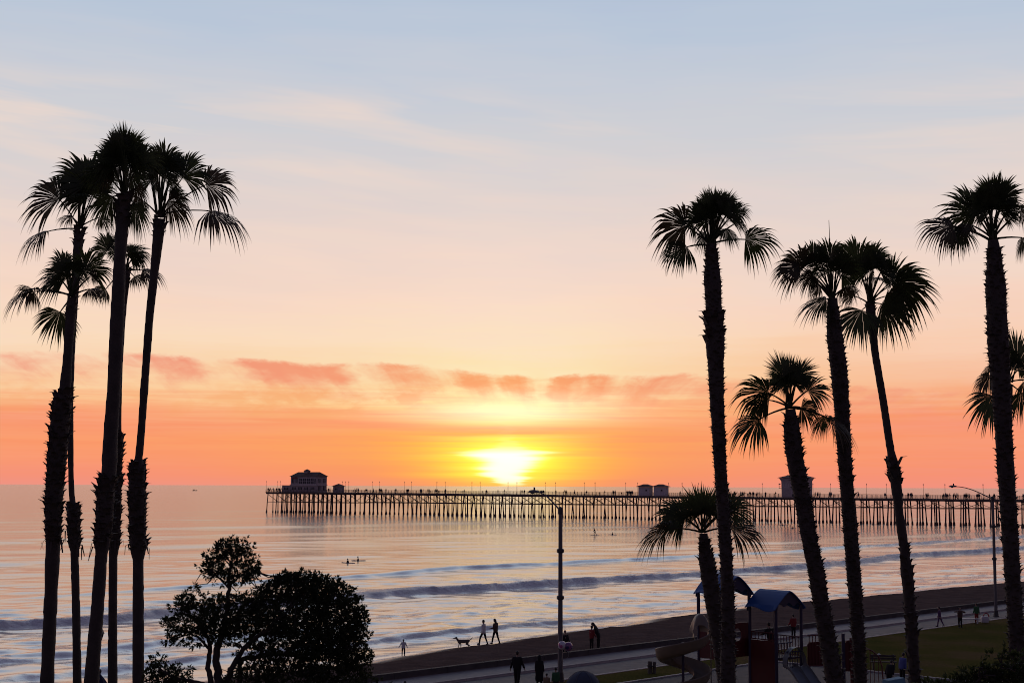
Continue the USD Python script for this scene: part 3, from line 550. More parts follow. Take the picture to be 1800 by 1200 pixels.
W, Dp = 8.2, 5.2; v = [(0, 0, 0), (W, 0, 0), (W, Dp, 0), (0, Dp, 0)]; v2 = [(-.1, -.1, 5.2), (W + .1, -.1, 5.2), (W + .1, Dp + .1, 5.2), (-.1, Dp + .1, 5.2)]; v3 = [(-.6, -.6, 6.2), (W + .6, -.6, 6.2), (W + .6, Dp + .6, 6.2), (-.6, Dp + .6, 6.2)]
fq = [(0, 1, 5, 4), (1, 2, 6, 5), (2, 3, 7, 6), (3, 0, 4, 7)]
obj('wall', MB().add(v + v2 + v3, fq + [tuple(i + 4 for i in q) for q in fq] + [(8, 9, 10, 11)]).out(), wallp, lg)
b = MB(); hip(b, 0, W, 0, Dp, 6.35, 1.1, .95); obj('roof', b.out(), roofm, lg)
for x in (1.6, 4.1, 6.6): window(lg, x, 4.1, 1.6, 1.4)
window(lg, 2.6, 4.1, 1.6, 1.4, 'end', Dp, W); window(lg, 4.1, 1.4, 1.2, 2.4, nx=1)
obj('balcony', MB().box((-.55, 1.2, 2.9), (1.0, 2.2, .16)).bar((-1.0, .2, 2.95), (-1.0, .2, 4.3), .08).bar((-1.0, 2.2, 2.95), (-1.0, 2.2, 4.3), .08).bar((-1.0, .1, 3.7), (-1.0, 2.3, 3.7), .07).box((-.85, .3, 4.3), (.5, .4, .35)).out(), lampm, lg)
obj('platform', MB().box((W / 2, 1.6, -.25), (W + 1.2, 5.6, .45)).out(), wood2, lg)

# ------------------------------------------------------------------ palms
bark = plain('palm_bark', (.055, .044, .037), .9, .35, 3.0, .02, 14)
stubm = plain('palm_leaf_bases', (.060, .046, .036), .9, .3, 3.0)
def leaf_mat(name, col):
    N = {'oi': ('object_info', {}), 'tc': ('texture_coordinate', {}), 'n': ('noise_texture', {'scale': 3.0, 'detail': 3.0}), 'r': ('rgb_ramp', {'ramp': [(.3, tuple(c * .7 for c in col)), (.7, tuple(c * 1.3 for c in col))]}),
         'p': ('principled_bsdf', {'roughness': .55, 'specular_ior_level': .3}), 't': ('translucent_bsdf', {'color': tuple(c * 1.1 for c in col)}), 'm': ('mix_closure', {'fac': .22})}
    K = [('tc.object', 'n.vector'), ('n.fac', 'r.fac'), ('r.color', 'p.base_color'), ('p.BSDF', 'm.closure1'), ('t.BSDF', 'm.closure2')]
    return usdkit.material(stage, L + name, N, K, surface='m.closure')
palmleaf = leaf_mat('palm_leaf', (.040, .050, .018)); oldleaf = leaf_mat('old_palm_leaf', (.055, .044, .024))
UPV = np.array([0, 0, 1.0])
def unit(v): v = np.asarray(v, float); return v / (np.linalg.norm(v) + 1e-12)
def frond(C, H, T, full, rng, droop=1.0, nseg=46, pet_w=.024, spread=92, upright=0.0):
    """A fan leaf: stalk from the crown C to the hand H, blade from H towards T; full: how far the blade turns its face to the side of the crown seen from the beach road."""
    b = MB(); d = unit(T - H); Lb = np.linalg.norm(T - H) * 1.0
    # stalk, arching
    mid = (C + H) / 2 + UPV * .10 * np.linalg.norm(H - C)
    t = np.linspace(0, 1, 7)[:, None]; st = (1 - t) ** 2 * C + 2 * t * (1 - t) * mid + t ** 2 * H
    b.tube(st, np.linspace(pet_w * 1.5, pet_w * .8, 7), 5, cap=False)
    view = np.array([0, 1.0, 0]); side = unit(np.cross(d, view)); depth = unit(np.cross(side, d))
    l = unit(full * side + math.sqrt(max(0, 1 - full * full)) * depth * (1 if rng.random() < .5 else -1))
    nrm = unit(np.cross(d, l)); nrm = nrm if nrm[2] > 0 else -nrm
    A = np.radians(spread); an = np.linspace(-A, A, nseg) + rng.normal(0, .012, nseg); da = 2 * A / (nseg - 1)
    stations = np.array([0.0, .30, .64, .74, .82, .91, .99, 1.07]); hw = np.array([.0, 1.0, 1.04, .88, .66, .44, .24, .04])
    for i, a in enumerate(an):
        Ls = Lb * (.80 + .20 * math.cos(a * 1.1)) * rng.uniform(.84, 1.16) * (1 if rng.random() > .06 else .72)
        s = d * math.cos(a) + l * math.sin(a)
        hang = droop * rng.uniform(.7, 1.35) * (1 - .55 * max(0, s[2])) * (1 - upright)
        r = stations * Ls
        bend = np.clip(stations - .46, 0, None)
        drop = Ls * (.80 * hang * bend ** 1.7 + .08 * stations ** 2 * (1 - upright))
        inw = Ls * .34 * min(hang, 1.4) * bend ** 2.0
        cup = .16 * Lb * (abs(a) / A) ** 2 * stations * (1 - .5 * full)
        q = H + r[:, None] * s - UPV * drop[:, None] - s * inw[:, None] - nrm * cup[:, None] * .7
        twist = rng.normal(0, .10)
        w = np.maximum(np.minimum(np.tan(da / 2) * np.minimum(r, .66 * Ls) * 1.15, .1), 0) * hw
        perp = unit(-d * math.sin(a) + l * math.cos(a))
        p1, p2 = q + perp * w[:, None], q - perp * w[:, None]
        v = np.vstack([p1, p2]); n = len(stations)
        b.add(v, [(k, k + 1, n + k + 1, n + k) for k in range(n - 1)])
    return b.out()
def palm(name_label, D, trunk, skirts, centre, fronds, dome, seed, rough=.5, nstub_scale=1.0, spear=None):
    rng = np.random.default_rng(seed)
    pts = np.array([at(x, y, D) for x, y, w in trunk]); rad = np.array([w / 2 * D / FPX for x, y, w in trunk]) * .93
    o = np.argsort(pts[:, 2]); pts, rad = pts[o], rad[o]
    sl = (pts[1] - pts[0]) / (pts[1][2] - pts[0][2]); gz = ground_z(pts[0] + sl * (1.2 - pts[0][2]))
    base = pts[0] + sl * (gz - .1 - pts[0][2]); hb = np.linspace(0, 1, 4)[:-1]
    pts = np.vstack([[base + (pts[0] - base) * h for h in hb], pts]); rad = np.concatenate([[rad[0] * (1.35 - .32 * h) for h in hb], rad])
    t = thing('palm_tree', name_label, 'palm tree', base)
    zz = np.arange(base[2], pts[-1][2], .16); px = np.interp(zz, pts[:, 2], pts[:, 0]); py = np.interp(zz, pts[:, 2], pts[:, 1]); rr = np.interp(zz, pts[:, 2], rad)
    k = max(3, int(1.2 / .16)); ker = np.hanning(k + 2)[1:-1]; ker /= ker.sum()
    sm_ = lambda a: np.convolve(np.pad(a, k // 2 + 1, mode='edge'), ker, 'same')[k // 2 + 1:-(k // 2 + 1)]
    px, py = sm_(px), sm_(py)
    K = 14; an = np.arange(K) / K * 2 * np.pi
    ring = 1 + .05 * rng.normal(size=len(zz))[:, None] * .5 + .06 * (meshkit.noise(np.stack([np.cos(an)[None] * 1.4 + 0 * zz[:, None], np.sin(an)[None] * 1.4 + 0 * zz[:, None], zz[:, None] / .5 + 0 * an[None]], -1), seed) - .5)
    V = np.stack([px[:, None] + rr[:, None] * ring * np.cos(an), py[:, None] + rr[:, None] * ring * np.sin(an), zz[:, None] + 0 * an[None]], -1)
    f = grid_faces(len(zz), K); f = np.vstack([f, [(i * K + K - 1, i * K, (i + 1) * K, (i + 1) * K + K - 1) for i in range(len(zz) - 1)]])
    V = V.reshape(-1, 3); top = len(V); V = np.vstack([V, [[px[-1], py[-1], zz[-1]]]]); f = np.vstack([np.vstack([f[:, [0, 1, 2]], f[:, [0, 2, 3]]]), [((len(zz) - 1) * K + j, (len(zz) - 1) * K + (j + 1) % K, top) for j in range(K)]])
    tk = obj('trunk', (V - base, f), bark, t, smooth=50)
    # old leaf bases, in a spiral: stubs that point up and out
    b = MB(); ga = rng.uniform(0, 6)
    for y0, y1, length, dens in skirts:
        z0, z1 = sorted((at(trunk[0][0], y0, D)[2], at(trunk[0][0], y1, D)[2])); z0 = max(z0, base[2] + .3); n = int((z1 - z0) * dens)
        for i in range(n):
            z = z0 + (z1 - z0) * (i + rng.random()) / n; ga += 2.399 + rng.normal(0, .15)
            x, y, r = np.interp(z, zz, px), np.interp(z, zz, py), np.interp(z, zz, rr)
            e = np.array([math.cos(ga), math.sin(ga), 0]); tg = np.array([-e[1], e[0], 0]); Ln = length * rng.uniform(.5, 1.4)
            sp = rng.uniform(.25, .85); p0 = np.array([x, y, z]) + e * r * .86; p1 = p0 + UPV * Ln * .60 + e * Ln * .42 * sp; p2 = p1 + UPV * Ln * rng.uniform(-.05, .40) + e * Ln * (.22 + .30 * sp)
            w = Ln * .42
            v = [p0 + tg * w, p0 - tg * w, p1 + tg * w * .8, p1 - tg * w * .8, p2 + tg * w * .45, p2 - tg * w * .45, p0 + tg * w - e * .06 - UPV * .04, p0 - tg * w - e * .06 - UPV * .04, p1 - e * .05 + UPV * .02]
            b.add(v, [(0, 2, 3, 1), (2, 4, 5, 3)]); b.add(v, [(6, 8, 2), (7, 3, 8), (8, 4, 2), (8, 3, 5), (8, 5, 4), (6, 2, 0), (7, 1, 3)])
        for i in range(5 if length > .22 and 48 < dens < 70 else 0):              # torn strips hanging from the lower rim
            a = rng.uniform(0, 6.28); z = z0 + rng.uniform(0, .5); x, y, r = np.interp(z, zz, px), np.interp(z, zz, py), np.interp(z, zz, rr); e = np.array([math.cos(a), math.sin(a), 0]); tg = np.array([-e[1], e[0], 0]); p0 = np.array([x, y, z]) + e * r * .9
            p1 = p0 + e * rng.uniform(.08, .22) + UPV * rng.uniform(-.1, .12); p2 = p1 + e * rng.uniform(-.08, .16) - UPV * rng.uniform(.2, .5); w = rng.uniform(.02, .06)
            b.add([p0 + tg * w, p0 - tg * w, p1 - tg * w, p1 + tg * w, p2 - tg * w * .6, p2 + tg * w * .6], [(0, 1, 2, 3), (3, 2, 4, 5)])
    if b.n: v, f = b.out(); obj('leaf_bases', (v - base, f), stubm, t, kind='stuff')
    C = at(*centre, D); n = 0
    def add(H, T, full, droop, spread=92, up=0.0, c=None):
        c = C + np.array([rng.normal(0, .05), rng.normal(0, .05), 0]) if c is None else c
        v, f = frond(c, H, T, full, rng, droop, spread=spread, upright=up); obj('frond', (v - base, f), palmleaf if droop < 1.18 else oldleaf, t)
    for e in fronds:
        hx, hy, tx, ty, full = e[:5]; droop = e[5] if len(e) > 5 else 1.0; up = e[6] if len(e) > 6 else 0.0
        dh, dt = rng.uniform(-.35, .35), rng.uniform(-.3, .3)
        add(at(hx, hy, D + dh), at(tx, ty, D + dh + dt), full, droop, up=up)
    cx, cy, R, nd = dome; nd = max(4, int(nd * .72)); Rm = R * D / FPX; Cd = at(cx, cy, D); ga = rng.uniform(0, 6)
    for i in range(nd):                                               # the rest of the head, all round
        ga += 2.399; el = np.radians(np.interp((i + .5) / nd, [0, .35, .75, 1], [78, 48, 18, -12])) + rng.normal(0, .1)
        e = np.array([math.cos(ga) * math.cos(el), math.sin(ga) * math.cos(el), math.sin(el)])
        Hh = C + (Cd - C) * .75 + e * Rm * rng.uniform(.16, .48); Tt = Hh + unit(e * rng.uniform(.7, 1.1) + UPV * .30 + rng.normal(0, .18, 3)) * Rm * rng.uniform(.58, .80)
        add(Hh, Tt, rng.uniform(.5, .95), rng.uniform(.35, 1.1))
    if spear: b = MB(); b.tube([C, (C + at(*spear, D)) / 2, at(*spear, D)], [.035, .022, .006], 6); v, f = b.out(); obj('spear_leaf', (v - base, f), palmleaf, t)
    return t
palm('tall palm, leftmost of the left group, with a ragged collar starting low on its trunk', 46, [(82, 1215, 25), (88, 1080, 24), (93, 965, 26), (94, 900, 31), (97, 845, 33), (104, 760, 36), (111, 695, 34), (115, 684, 22), (118, 640, 18), (121, 600, 17), (125, 545, 20), (127, 520, 16)],
     [(960, 690, .25, 62), (560, 520, .22, 26)], (126, 520), [(117, 483, 65, 467, .9), (112, 470, 100, 432, .8), (150, 475, 183, 433, .9), (58, 508, 4, 523, .45, 1.3), (106, 548, 83, 592, .9, .7), (158, 508, 187, 517, .5, 1.3), (105, 490, 72, 490, .7, 1.2), (160, 485, 178, 478, .7, 1.2), (60, 512, 30, 508, .5, 1.4)], (128, 478, 48, 11), 101)
palm('slender palm second from the left, its crown the left one of the high heads', 56, [(136, 1215, 16), (134, 1080, 15), (131, 968, 15), (130, 955, 22), (129, 890, 23), (127, 882, 11), (125, 850, 10), (124, 780, 11), (123, 700, 12), (126, 600, 14), (132, 500, 15), (138, 425, 18), (140, 400, 16)],
     [(965, 888, .24, 55), (432, 400, .24, 26)], (140, 402), [(158, 325, 121, 254, .95), (104, 350, 46, 312, .95, 1.2), (126, 381, 98, 382, .6, 1.3), (79, 408, 27, 427, .5, 1.4), (150, 350, 112, 300, .8), (176, 382, 204, 394, .6, 1.2), (150, 330, 152, 262, .95), (168, 340, 188, 300, .9), (140, 345, 126, 318, .8, 1.3)], (148, 345, 56, 11), 102)
palm('thickest palm of the left group, its crown the highest', 44, [(160, 1215, 27), (164, 1150, 26), (172, 1060, 24), (178, 975, 23), (183, 930, 31), (187, 850, 33), (192, 835, 29), (194, 770, 27), (200, 690, 25), (206, 560, 27), (211, 450, 22), (216, 375, 25), (218, 340, 22)],
     [(965, 838, .25, 62), (400, 345, .26, 26)], (218, 345), [(205, 266, 199, 224, .9, .6, .4), (228, 264, 240, 224, .9, .6, .4), (217, 262, 219, 215, .9, .5, .5), (215, 275, 221, 221, .95, .8), (196, 290, 150, 262, .9), (200, 300, 160, 300, .9, 1.2), (245, 285, 268, 240, .9), (237, 358, 246, 410, .8, .7), (196, 346, 178, 388, .8, .8), (206, 280, 196, 232, .9), (230, 280, 244, 238, .9), (240, 330, 262, 352, .8, 1.2)], (218, 288, 68, 20), 103, spear=(216, 214))
palm('slim palm mostly hidden behind the thick trunk of the left group', 58, [(198, 1215, 18), (198, 1080, 16), (199, 970, 16), (202, 955, 19), (206, 800, 18), (208, 765, 17), (208, 755, 11), (210, 650, 11), (215, 560, 12), (221, 490, 15), (223, 470, 14)],
     [(968, 762, .24, 50), (500, 474, .2, 24)], (223, 475), [(227, 448, 269, 427, .8), (250, 475, 298, 481, .45, 1.3), (236, 486, 262, 490, .6, 1.2), (186, 508, 160, 517, .7, 1.2), (190, 440, 165, 408, .9), (205, 430, 195, 405, .8), (237, 450, 262, 455, .6, 1.3)], (216, 448, 42, 8), 104)
palm('palm on the right of the left group, two leaves reaching far out to its right', 50, [(243, 1215, 22), (243, 1080, 21), (243, 985, 20), (243, 970, 29), (241, 900, 32), (241, 820, 31), (244, 808, 14), (249, 750, 14), (253, 690, 15), (263, 554, 15), (272, 471, 17), (279, 410, 21), (281, 378, 20)],
     [(972, 816, .26, 62), (420, 380, .22, 26)], (281, 378), [(321, 312, 368, 265, .95), (362, 325, 424, 308, .95, 1.2), (369, 371, 442, 394, .4, 1.25), (296, 354, 344, 372, .85, 1.2), (287, 290, 287, 238, .95), (300, 300, 318, 256, .9), (250, 352, 232, 372, .7, 1.2), (262, 300, 250, 255, .9), (305, 345, 335, 330, .7)], (283, 298, 60, 17), 105)
palm('tall thick palm, leftmost of the right group, standing before the blue playground roof', 42, [(1279, 1215, 30), (1280, 1080, 25), (1277, 985, 23), (1275, 958, 23), (1266, 815, 23), (1260, 700, 27), (1258, 640, 30), (1257, 600, 36), (1255, 550, 31), (1252, 490, 32), (1251, 455, 24), (1249, 425, 18)],
     [(1230, 435, .14, 95), (610, 560, .28, 40)], (1249, 430), [(1246, 364, 1240, 328, .9, .6, .4), (1272, 364, 1283, 330, .9, .6, .4), (1233, 388, 1222, 337, .9), (1258, 375, 1261, 334, .95), (1276, 379, 1298, 340, .9), (1291, 375, 1319, 354, .8), (1292, 393, 1316, 388, .7, 1.2), (1222, 399, 1177, 362, .35, .9), (1205, 397, 1139, 390, .9, 1.2), (1208, 434, 1159, 444, .75, 1.1), (1310, 421, 1376, 411, .55, 1.1), (1276, 402, 1290, 430, .8, .8), (1240, 410, 1228, 438, .7, .8)], (1258, 370, 52, 20), 106, spear=(1246, 325))
palm('short palm low in front of the pier, its head at the level of the deck', 47, [(1278, 1215, 30), (1266, 1130, 30), (1254, 1060, 30), (1242, 985, 29), (1238, 955, 19), (1235, 930, 15)],
     [(1215, 950, .18, 70)], (1235, 935), [(1172, 929, 1117, 936, .6, 1.25), (1201, 907, 1150, 894, .9), (1204, 913, 1148, 884, .7), (1234, 903, 1231, 850, .95, .4, .7), (1222, 903, 1213, 860, .8, .4, .7), (1250, 905, 1256, 862, .9, .4, .7), (1281, 894, 1322, 876, .9, .6), (1285, 927, 1350, 919, .6, 1.2), (1268, 900, 1292, 866, .8, .6)], (1236, 900, 38, 7), 107)
palm('palm of middle height with a leaning trunk and spiky upright head', 44, [(1470, 1215, 33), (1458, 1140, 32), (1448, 1090, 30), (1434, 1000, 30), (1424, 958, 29), (1409, 870, 30), (1398, 810, 32), (1394, 780, 33), (1391, 745, 29), (1389, 715, 16)],
     [(1215, 735, .17, 95)], (1389, 716), [(1378, 662, 1359, 618, .8, .5, .6), (1403, 660, 1436, 636, .8, .6, .4), (1420, 686, 1462, 668, .95, .9), (1408, 716, 1446, 722, .85, 1.2), (1350, 690, 1283, 676, .7, 1.1), (1334, 737, 1275, 757, .6, 1.1), (1352, 703, 1302, 700, .6, 1.2), (1460, 737, 1508, 758, .5, 1.2), (1448, 732, 1436, 765, .8, .8), (1388, 655, 1382, 622, .8, .5, .6), (1392, 672, 1410, 630, .8, .6, .4), (1378, 680, 1352, 650, .7, .6, .4)], (1389, 672, 46, 9), 108)
palm('thick palm right of the leaning one, its shaggy head joined to the next', 45, [(1513, 1215, 22), (1508, 1110, 23), (1501, 1010, 26), (1492, 900, 25), (1485, 810, 26), (1482, 760, 27), (1476, 660, 32), (1467, 590, 30), (1464, 545, 21), (1463, 520, 20)],
     [(1220, 545, .15, 95)], (1463, 525), [(1413, 471, 1366, 434, .9, 1.2), (1405, 470, 1356, 462, .7, 1.3), (1452, 526, 1394, 538, .45, 1.0), (1431, 462, 1419, 413, .8), (1459, 457, 1448, 409, .9), (1430, 485, 1398, 497, .8, 1.25), (1486, 505, 1508, 520, .6, 1.2), (1440, 500, 1418, 518, .7, 1.2)], (1462, 468, 60, 14), 109, spear=(1457, 387))
palm('slim smooth palm bending right, its head joined to the shaggy one', 54, [(1609, 1215, 21), (1602, 1100, 21), (1596, 1030, 20), (1594, 1005, 24), (1590, 970, 16), (1586, 940, 18), (1579, 890, 16), (1574, 840, 22), (1571, 815, 21), (1566, 795, 15), (1552, 700, 14), (1538, 620, 14), (1531, 550, 18), (1529, 530, 18)],
     [(1220, 955, .24, 22), (850, 812, .34, 26), (575, 532, .2, 24)], (1529, 533), [(1508, 467, 1500, 405, .95), (1532, 464, 1537, 413, .9), (1567, 495, 1640, 476, .95, .9), (1572, 498, 1648, 520, .7, 1.0), (1552, 535, 1614, 556, .9, 1.1), (1515, 545, 1486, 592, .85, .8), (1501, 520, 1476, 513, .7, 1.2), (1548, 480, 1572, 452, .8), (1520, 480, 1490, 450, .8), (1560, 520, 1598, 540, .8, 1.2)], (1530, 470, 58, 13), 110, spear=(1586, 442))
palm('thick tall palm nearest the right edge of the view, beside the far street lamp', 40, [(1790, 1215, 29), (1786, 1110, 27), (1779, 1000, 29), (1773, 900, 30), (1767, 810, 31), (1763, 740, 32), (1758, 660, 37), (1754, 600, 38), (1750, 500, 37), (1748, 450, 26), (1745, 418, 18)],
     [(1220, 440, .15, 95), (640, 590, .22, 40)], (1745, 422), [(1741, 348, 1742, 304, .9, .6, .4), (1764, 348, 1776, 309, .9, .6, .4), (1714, 377, 1648, 339, .95, 1.0), (1675, 397, 1607, 393, .7, 1.25), (1690, 402, 1660, 428, .8, 1.0), (1727, 367, 1708, 317, .8), (1753, 358, 1758, 297, .9, .7), (1771, 371, 1794, 347, .9), (1794, 372, 1822, 378, .7, 1.2), (1797, 418, 1792, 452, .7, .9), (1735, 362, 1730, 325, .8), (1706, 395, 1680, 408, .6, 1.2)], (1744, 364, 56, 16), 111)
palm('palm mostly hidden behind the thick trunk at the right edge, low head', 52, [(1789, 1215, 16), (1786, 1110, 16), (1779, 1000, 16), (1773, 900, 16), (1769, 810, 16), (1769, 740, 17), (1772, 690, 17), (1773, 672, 14)],
     [(1220, 690, .18, 22)], (1773, 672), [(1744, 642, 1720, 664, .6, 1.2), (1740, 660, 1710, 682, .6, 1.2), (1745, 695, 1722, 745, .85, .7), (1788, 640, 1797, 575, .9, .6), (1802, 668, 1840, 680, .6, 1.2), (1795, 690, 1806, 735, .8, .8), (1780, 650, 1790, 615, .8)], (1775, 645, 40, 6), 112)

# ------------------------------------------------------------------ broadleaf tree and shrub
twig = plain('tree_bark', (.045, .036, .030), .9, .3, 6)
treeleaf = leaf_mat('tree_leaf', (.030, .038, .016)); shrubleaf = leaf_mat('shrub_leaf', (.045, .060, .020))
def rosettes(centers, dirs, rng, size, n_leaf=7, narrow=.34):
    """Leaves at twig ends, each a folded blade."""
    n = len(centers) * n_leaf; c = np.repeat(centers, n_leaf, 0); d0 = np.repeat(dirs, n_leaf, 0)
    d = d0 * .75 + rng.normal(0, .62, (n, 3)); d /= np.linalg.norm(d, axis=1, keepdims=True)
    s = np.cross(d, rng.normal(size=(n, 3))); s /= np.linalg.norm(s, axis=1, keepdims=True); up = np.cross(s, d)
    Ln = size * rng.uniform(.6, 1.25, (n, 1)); w = Ln * narrow * rng.uniform(.7, 1.2, (n, 1))
    a = c + d * Ln * .06; m = c + d * Ln * .55; e = c + d * Ln + up * Ln * rng.uniform(-.25, .1, (n, 1))
    v = np.stack([a, m + s * w / 2 + up * w * .25, e, m - s * w / 2 + up * w * .25], 1).reshape(-1, 3); i = np.arange(n)[:, None] * 4
    return v, np.vstack([i + np.array([[0, 1, 2]]), i + np.array([[0, 2, 3]])])
def blob_points(blobs, D, rng, dens, shell=.55):
    C, N = [], []
    for x, y, rx, ry, *k in blobs:
        c = at(x, y, D + (k[1] if len(k) > 1 else 0)); ax = np.array([rx, 0, ry]) * D / FPX; ax[1] = (rx + ry) / 2 * D / FPX * .9; n = int(dens * (k[0] if k else 1.0) * (ax[0] * ax[2] + ax[0] * ax[1]) * 2)
        u = rng.normal(size=(n, 3)); u /= np.linalg.norm(u, axis=1, keepdims=True); r = np.where(rng.random(n) < shell, rng.uniform(.82, 1.06, n), rng.uniform(.25, 1, n))[:, None]
        lump = .64 + .42 * meshkit.noise(u * 2.2 + c, 5)[:, None] + .40 * meshkit.noise(u * 6.0 + c, 6)[:, None]
        spur = np.where(rng.random((n, 1)) < .07, rng.uniform(1.08, 1.30, (n, 1)), 1.0); C.append(c + u * ax * r * lump * spur); N.append(u + UPV * .35)
    C, N = np.vstack(C), np.vstack(N); return C, N / np.linalg.norm(N, axis=1, keepdims=True)
def limb(px, D, r0, r1, rng, dd=0.0):
    p = np.array([at(x, y, D + dd * i / max(1, len(px) - 1)) for i, (x, y) in enumerate(px)]); t = np.linspace(0, len(p) - 1, len(p) * 4)
    q = np.stack([np.interp(t, np.arange(len(p)), p[:, k]) for k in range(3)], 1); q += rng.normal(0, r0 * .18, q.shape); return q, np.linspace(r0, r1, len(q))
def broad_tree(label, D, base_px, blobs, limbs, leaf, size, dens, seed, name='broadleaf_tree', cat='tree', n_leaf=7, narrow=.34, twigs=260):
    rng = np.random.default_rng(seed); b0 = at(*base_px, D); gz = ground_z(b0); base = np.array([b0[0], b0[1], gz]); t = thing(name, label, cat, base)
    C, N = blob_points(blobs, D, rng, dens); ends = []
    for i, (px, r0, r1, dd) in enumerate(limbs):
        q, r = limb(px, D, r0, r1, rng, dd)
        if i == 0: q = np.vstack([[q[0][0] - .1, q[0][1], gz - .1], q]); r = np.concatenate([[r0 * 1.25], r])
        b = MB().tube(q, r, 8); v, f = b.out(); obj('trunk' if i == 0 else 'limb', (v - base, f), twig, t, smooth=60); ends.append(q[len(q) // 3:])
    E = np.vstack(ends); b = MB()
    for i in rng.choice(len(C), min(twigs, len(C)), replace=False):       # twigs from the limbs to the leaves
        k = np.argmin(np.linalg.norm(E - C[i], axis=1) + rng.uniform(0, .5, len(E))); a = E[k]; m = (a + C[i]) / 2 + rng.normal(0, .06, 3) - UPV * .05
        b.tube([a, m, C[i]], [.018, .012, .005], 4, cap=False)
    v, f = b.out(); obj('twigs', (v - base, f), twig, t, kind='stuff')
    v, f = rosettes(C, N, rng, size, n_leaf, narrow); obj('crown', (v - base, f), leaf, t, kind='stuff')
    return t
TB = [(404, 982, 42, 30), (436, 1000, 20, 16), (373, 998, 18, 16), (405, 962, 24, 14), (400, 1018, 34, 10, .3), (425, 1012, 24, 12, .7), (340, 1034, 8, 7, 1), (346, 1050, 16, 9, .5),
      (398, 1078, 56, 34), (345, 1078, 34, 26), (318, 1062, 16, 14), (312, 1105, 24, 24, .8), (345, 1112, 36, 22, .6), (400, 1108, 44, 22, .8), (450, 1090, 44, 44), (500, 1066, 62, 46), (520, 1030, 42, 20), (512, 1022, 30, 12), (565, 1046, 42, 28), (572, 1024, 24, 11), (596, 1078, 42, 42), (560, 1100, 66, 56), (615, 1128, 32, 42),
      (622, 1160, 28, 26), (520, 1130, 60, 40), (575, 1155, 52, 36, .8), (478, 1168, 52, 26, .7), (560, 1195, 90, 22, .9), (440, 1196, 44, 22, .9), (278, 1168, 16, 18), (268, 1186, 14, 18), (312, 1184, 26, 14), (295, 1200, 34, 12), (445, 1140, 36, 12, .3), (620, 1095, 22, 22, .8), (480, 1040, 24, 18, .7), (466, 1044, 11, 9), (500, 1014, 14, 9), (534, 1009, 12, 7), (556, 1014, 9, 7), (592, 1030, 10, 9), (613, 1058, 14, 12), (633, 1088, 12, 11), (646, 1152, 9, 14), (640, 1120, 10, 10), (448, 1062, 12, 10), (326, 1050, 10, 9), (300, 1092, 9, 9), (296, 1122, 10, 8, .7)]
broad_tree('dark broadleaf tree with a small round top above a wide rounded crown', 34, (395, 1215), TB,
           [([(388, 1215), (384, 1185), (380, 1150), (392, 1112), (400, 1070), (401, 1030), (404, 985)], .11, .03, 0), ([(372, 1205), (366, 1165), (370, 1135), (358, 1105), (335, 1080)], .07, .03, .3), ([(398, 1200), (412, 1165), (432, 1135), (470, 1105), (520, 1060)], .08, .03, -.4),
            ([(420, 1200), (422, 1158), (470, 1150), (540, 1150), (600, 1120)], .07, .03, .2), ([(400, 1210), (345, 1198), (300, 1188), (280, 1172)], .05, .02, -.2), ([(368, 1140), (350, 1120), (318, 1105)], .035, .012, .2), ([(430, 1138), (450, 1110), (450, 1080)], .05, .02, .3), ([(401, 1030), (425, 1010), (440, 998)], .025, .01, .1), ([(401, 1032), (382, 1012), (370, 998)], .025, .01, -.1), ([(500, 1150), (560, 1100), (580, 1050)], .06, .02, .3)],
           treeleaf, .105, 270, 21)
SB = [(1700, 1188, 18, 14), (1722, 1176, 12, 16), (1740, 1165, 8, 18, .8), (1758, 1172, 16, 16), (1765, 1150, 8, 12, .7), (1786, 1170, 22, 24), (1790, 1190, 30, 18), (1750, 1192, 26, 14), (1716, 1200, 36, 12), (1672, 1200, 14, 8), (1640, 1206, 40, 8, .8)]
broad_tree('leafy shrub with upright shoots in the bottom right corner', 24, (1760, 1230), SB, [([(1760, 1260), (1758, 1200), (1760, 1160)], .04, .012, 0), ([(1770, 1260), (1785, 1200), (1790, 1165)], .03, .012, .2), ([(1745, 1260), (1722, 1200), (1722, 1172)], .03, .01, -.2), ([(1735, 1260), (1700, 1215), (1690, 1190)], .03, .01, .1)], shrubleaf, .11, 200, 22, 'shrub', 'shrub', 7, .4, 60)

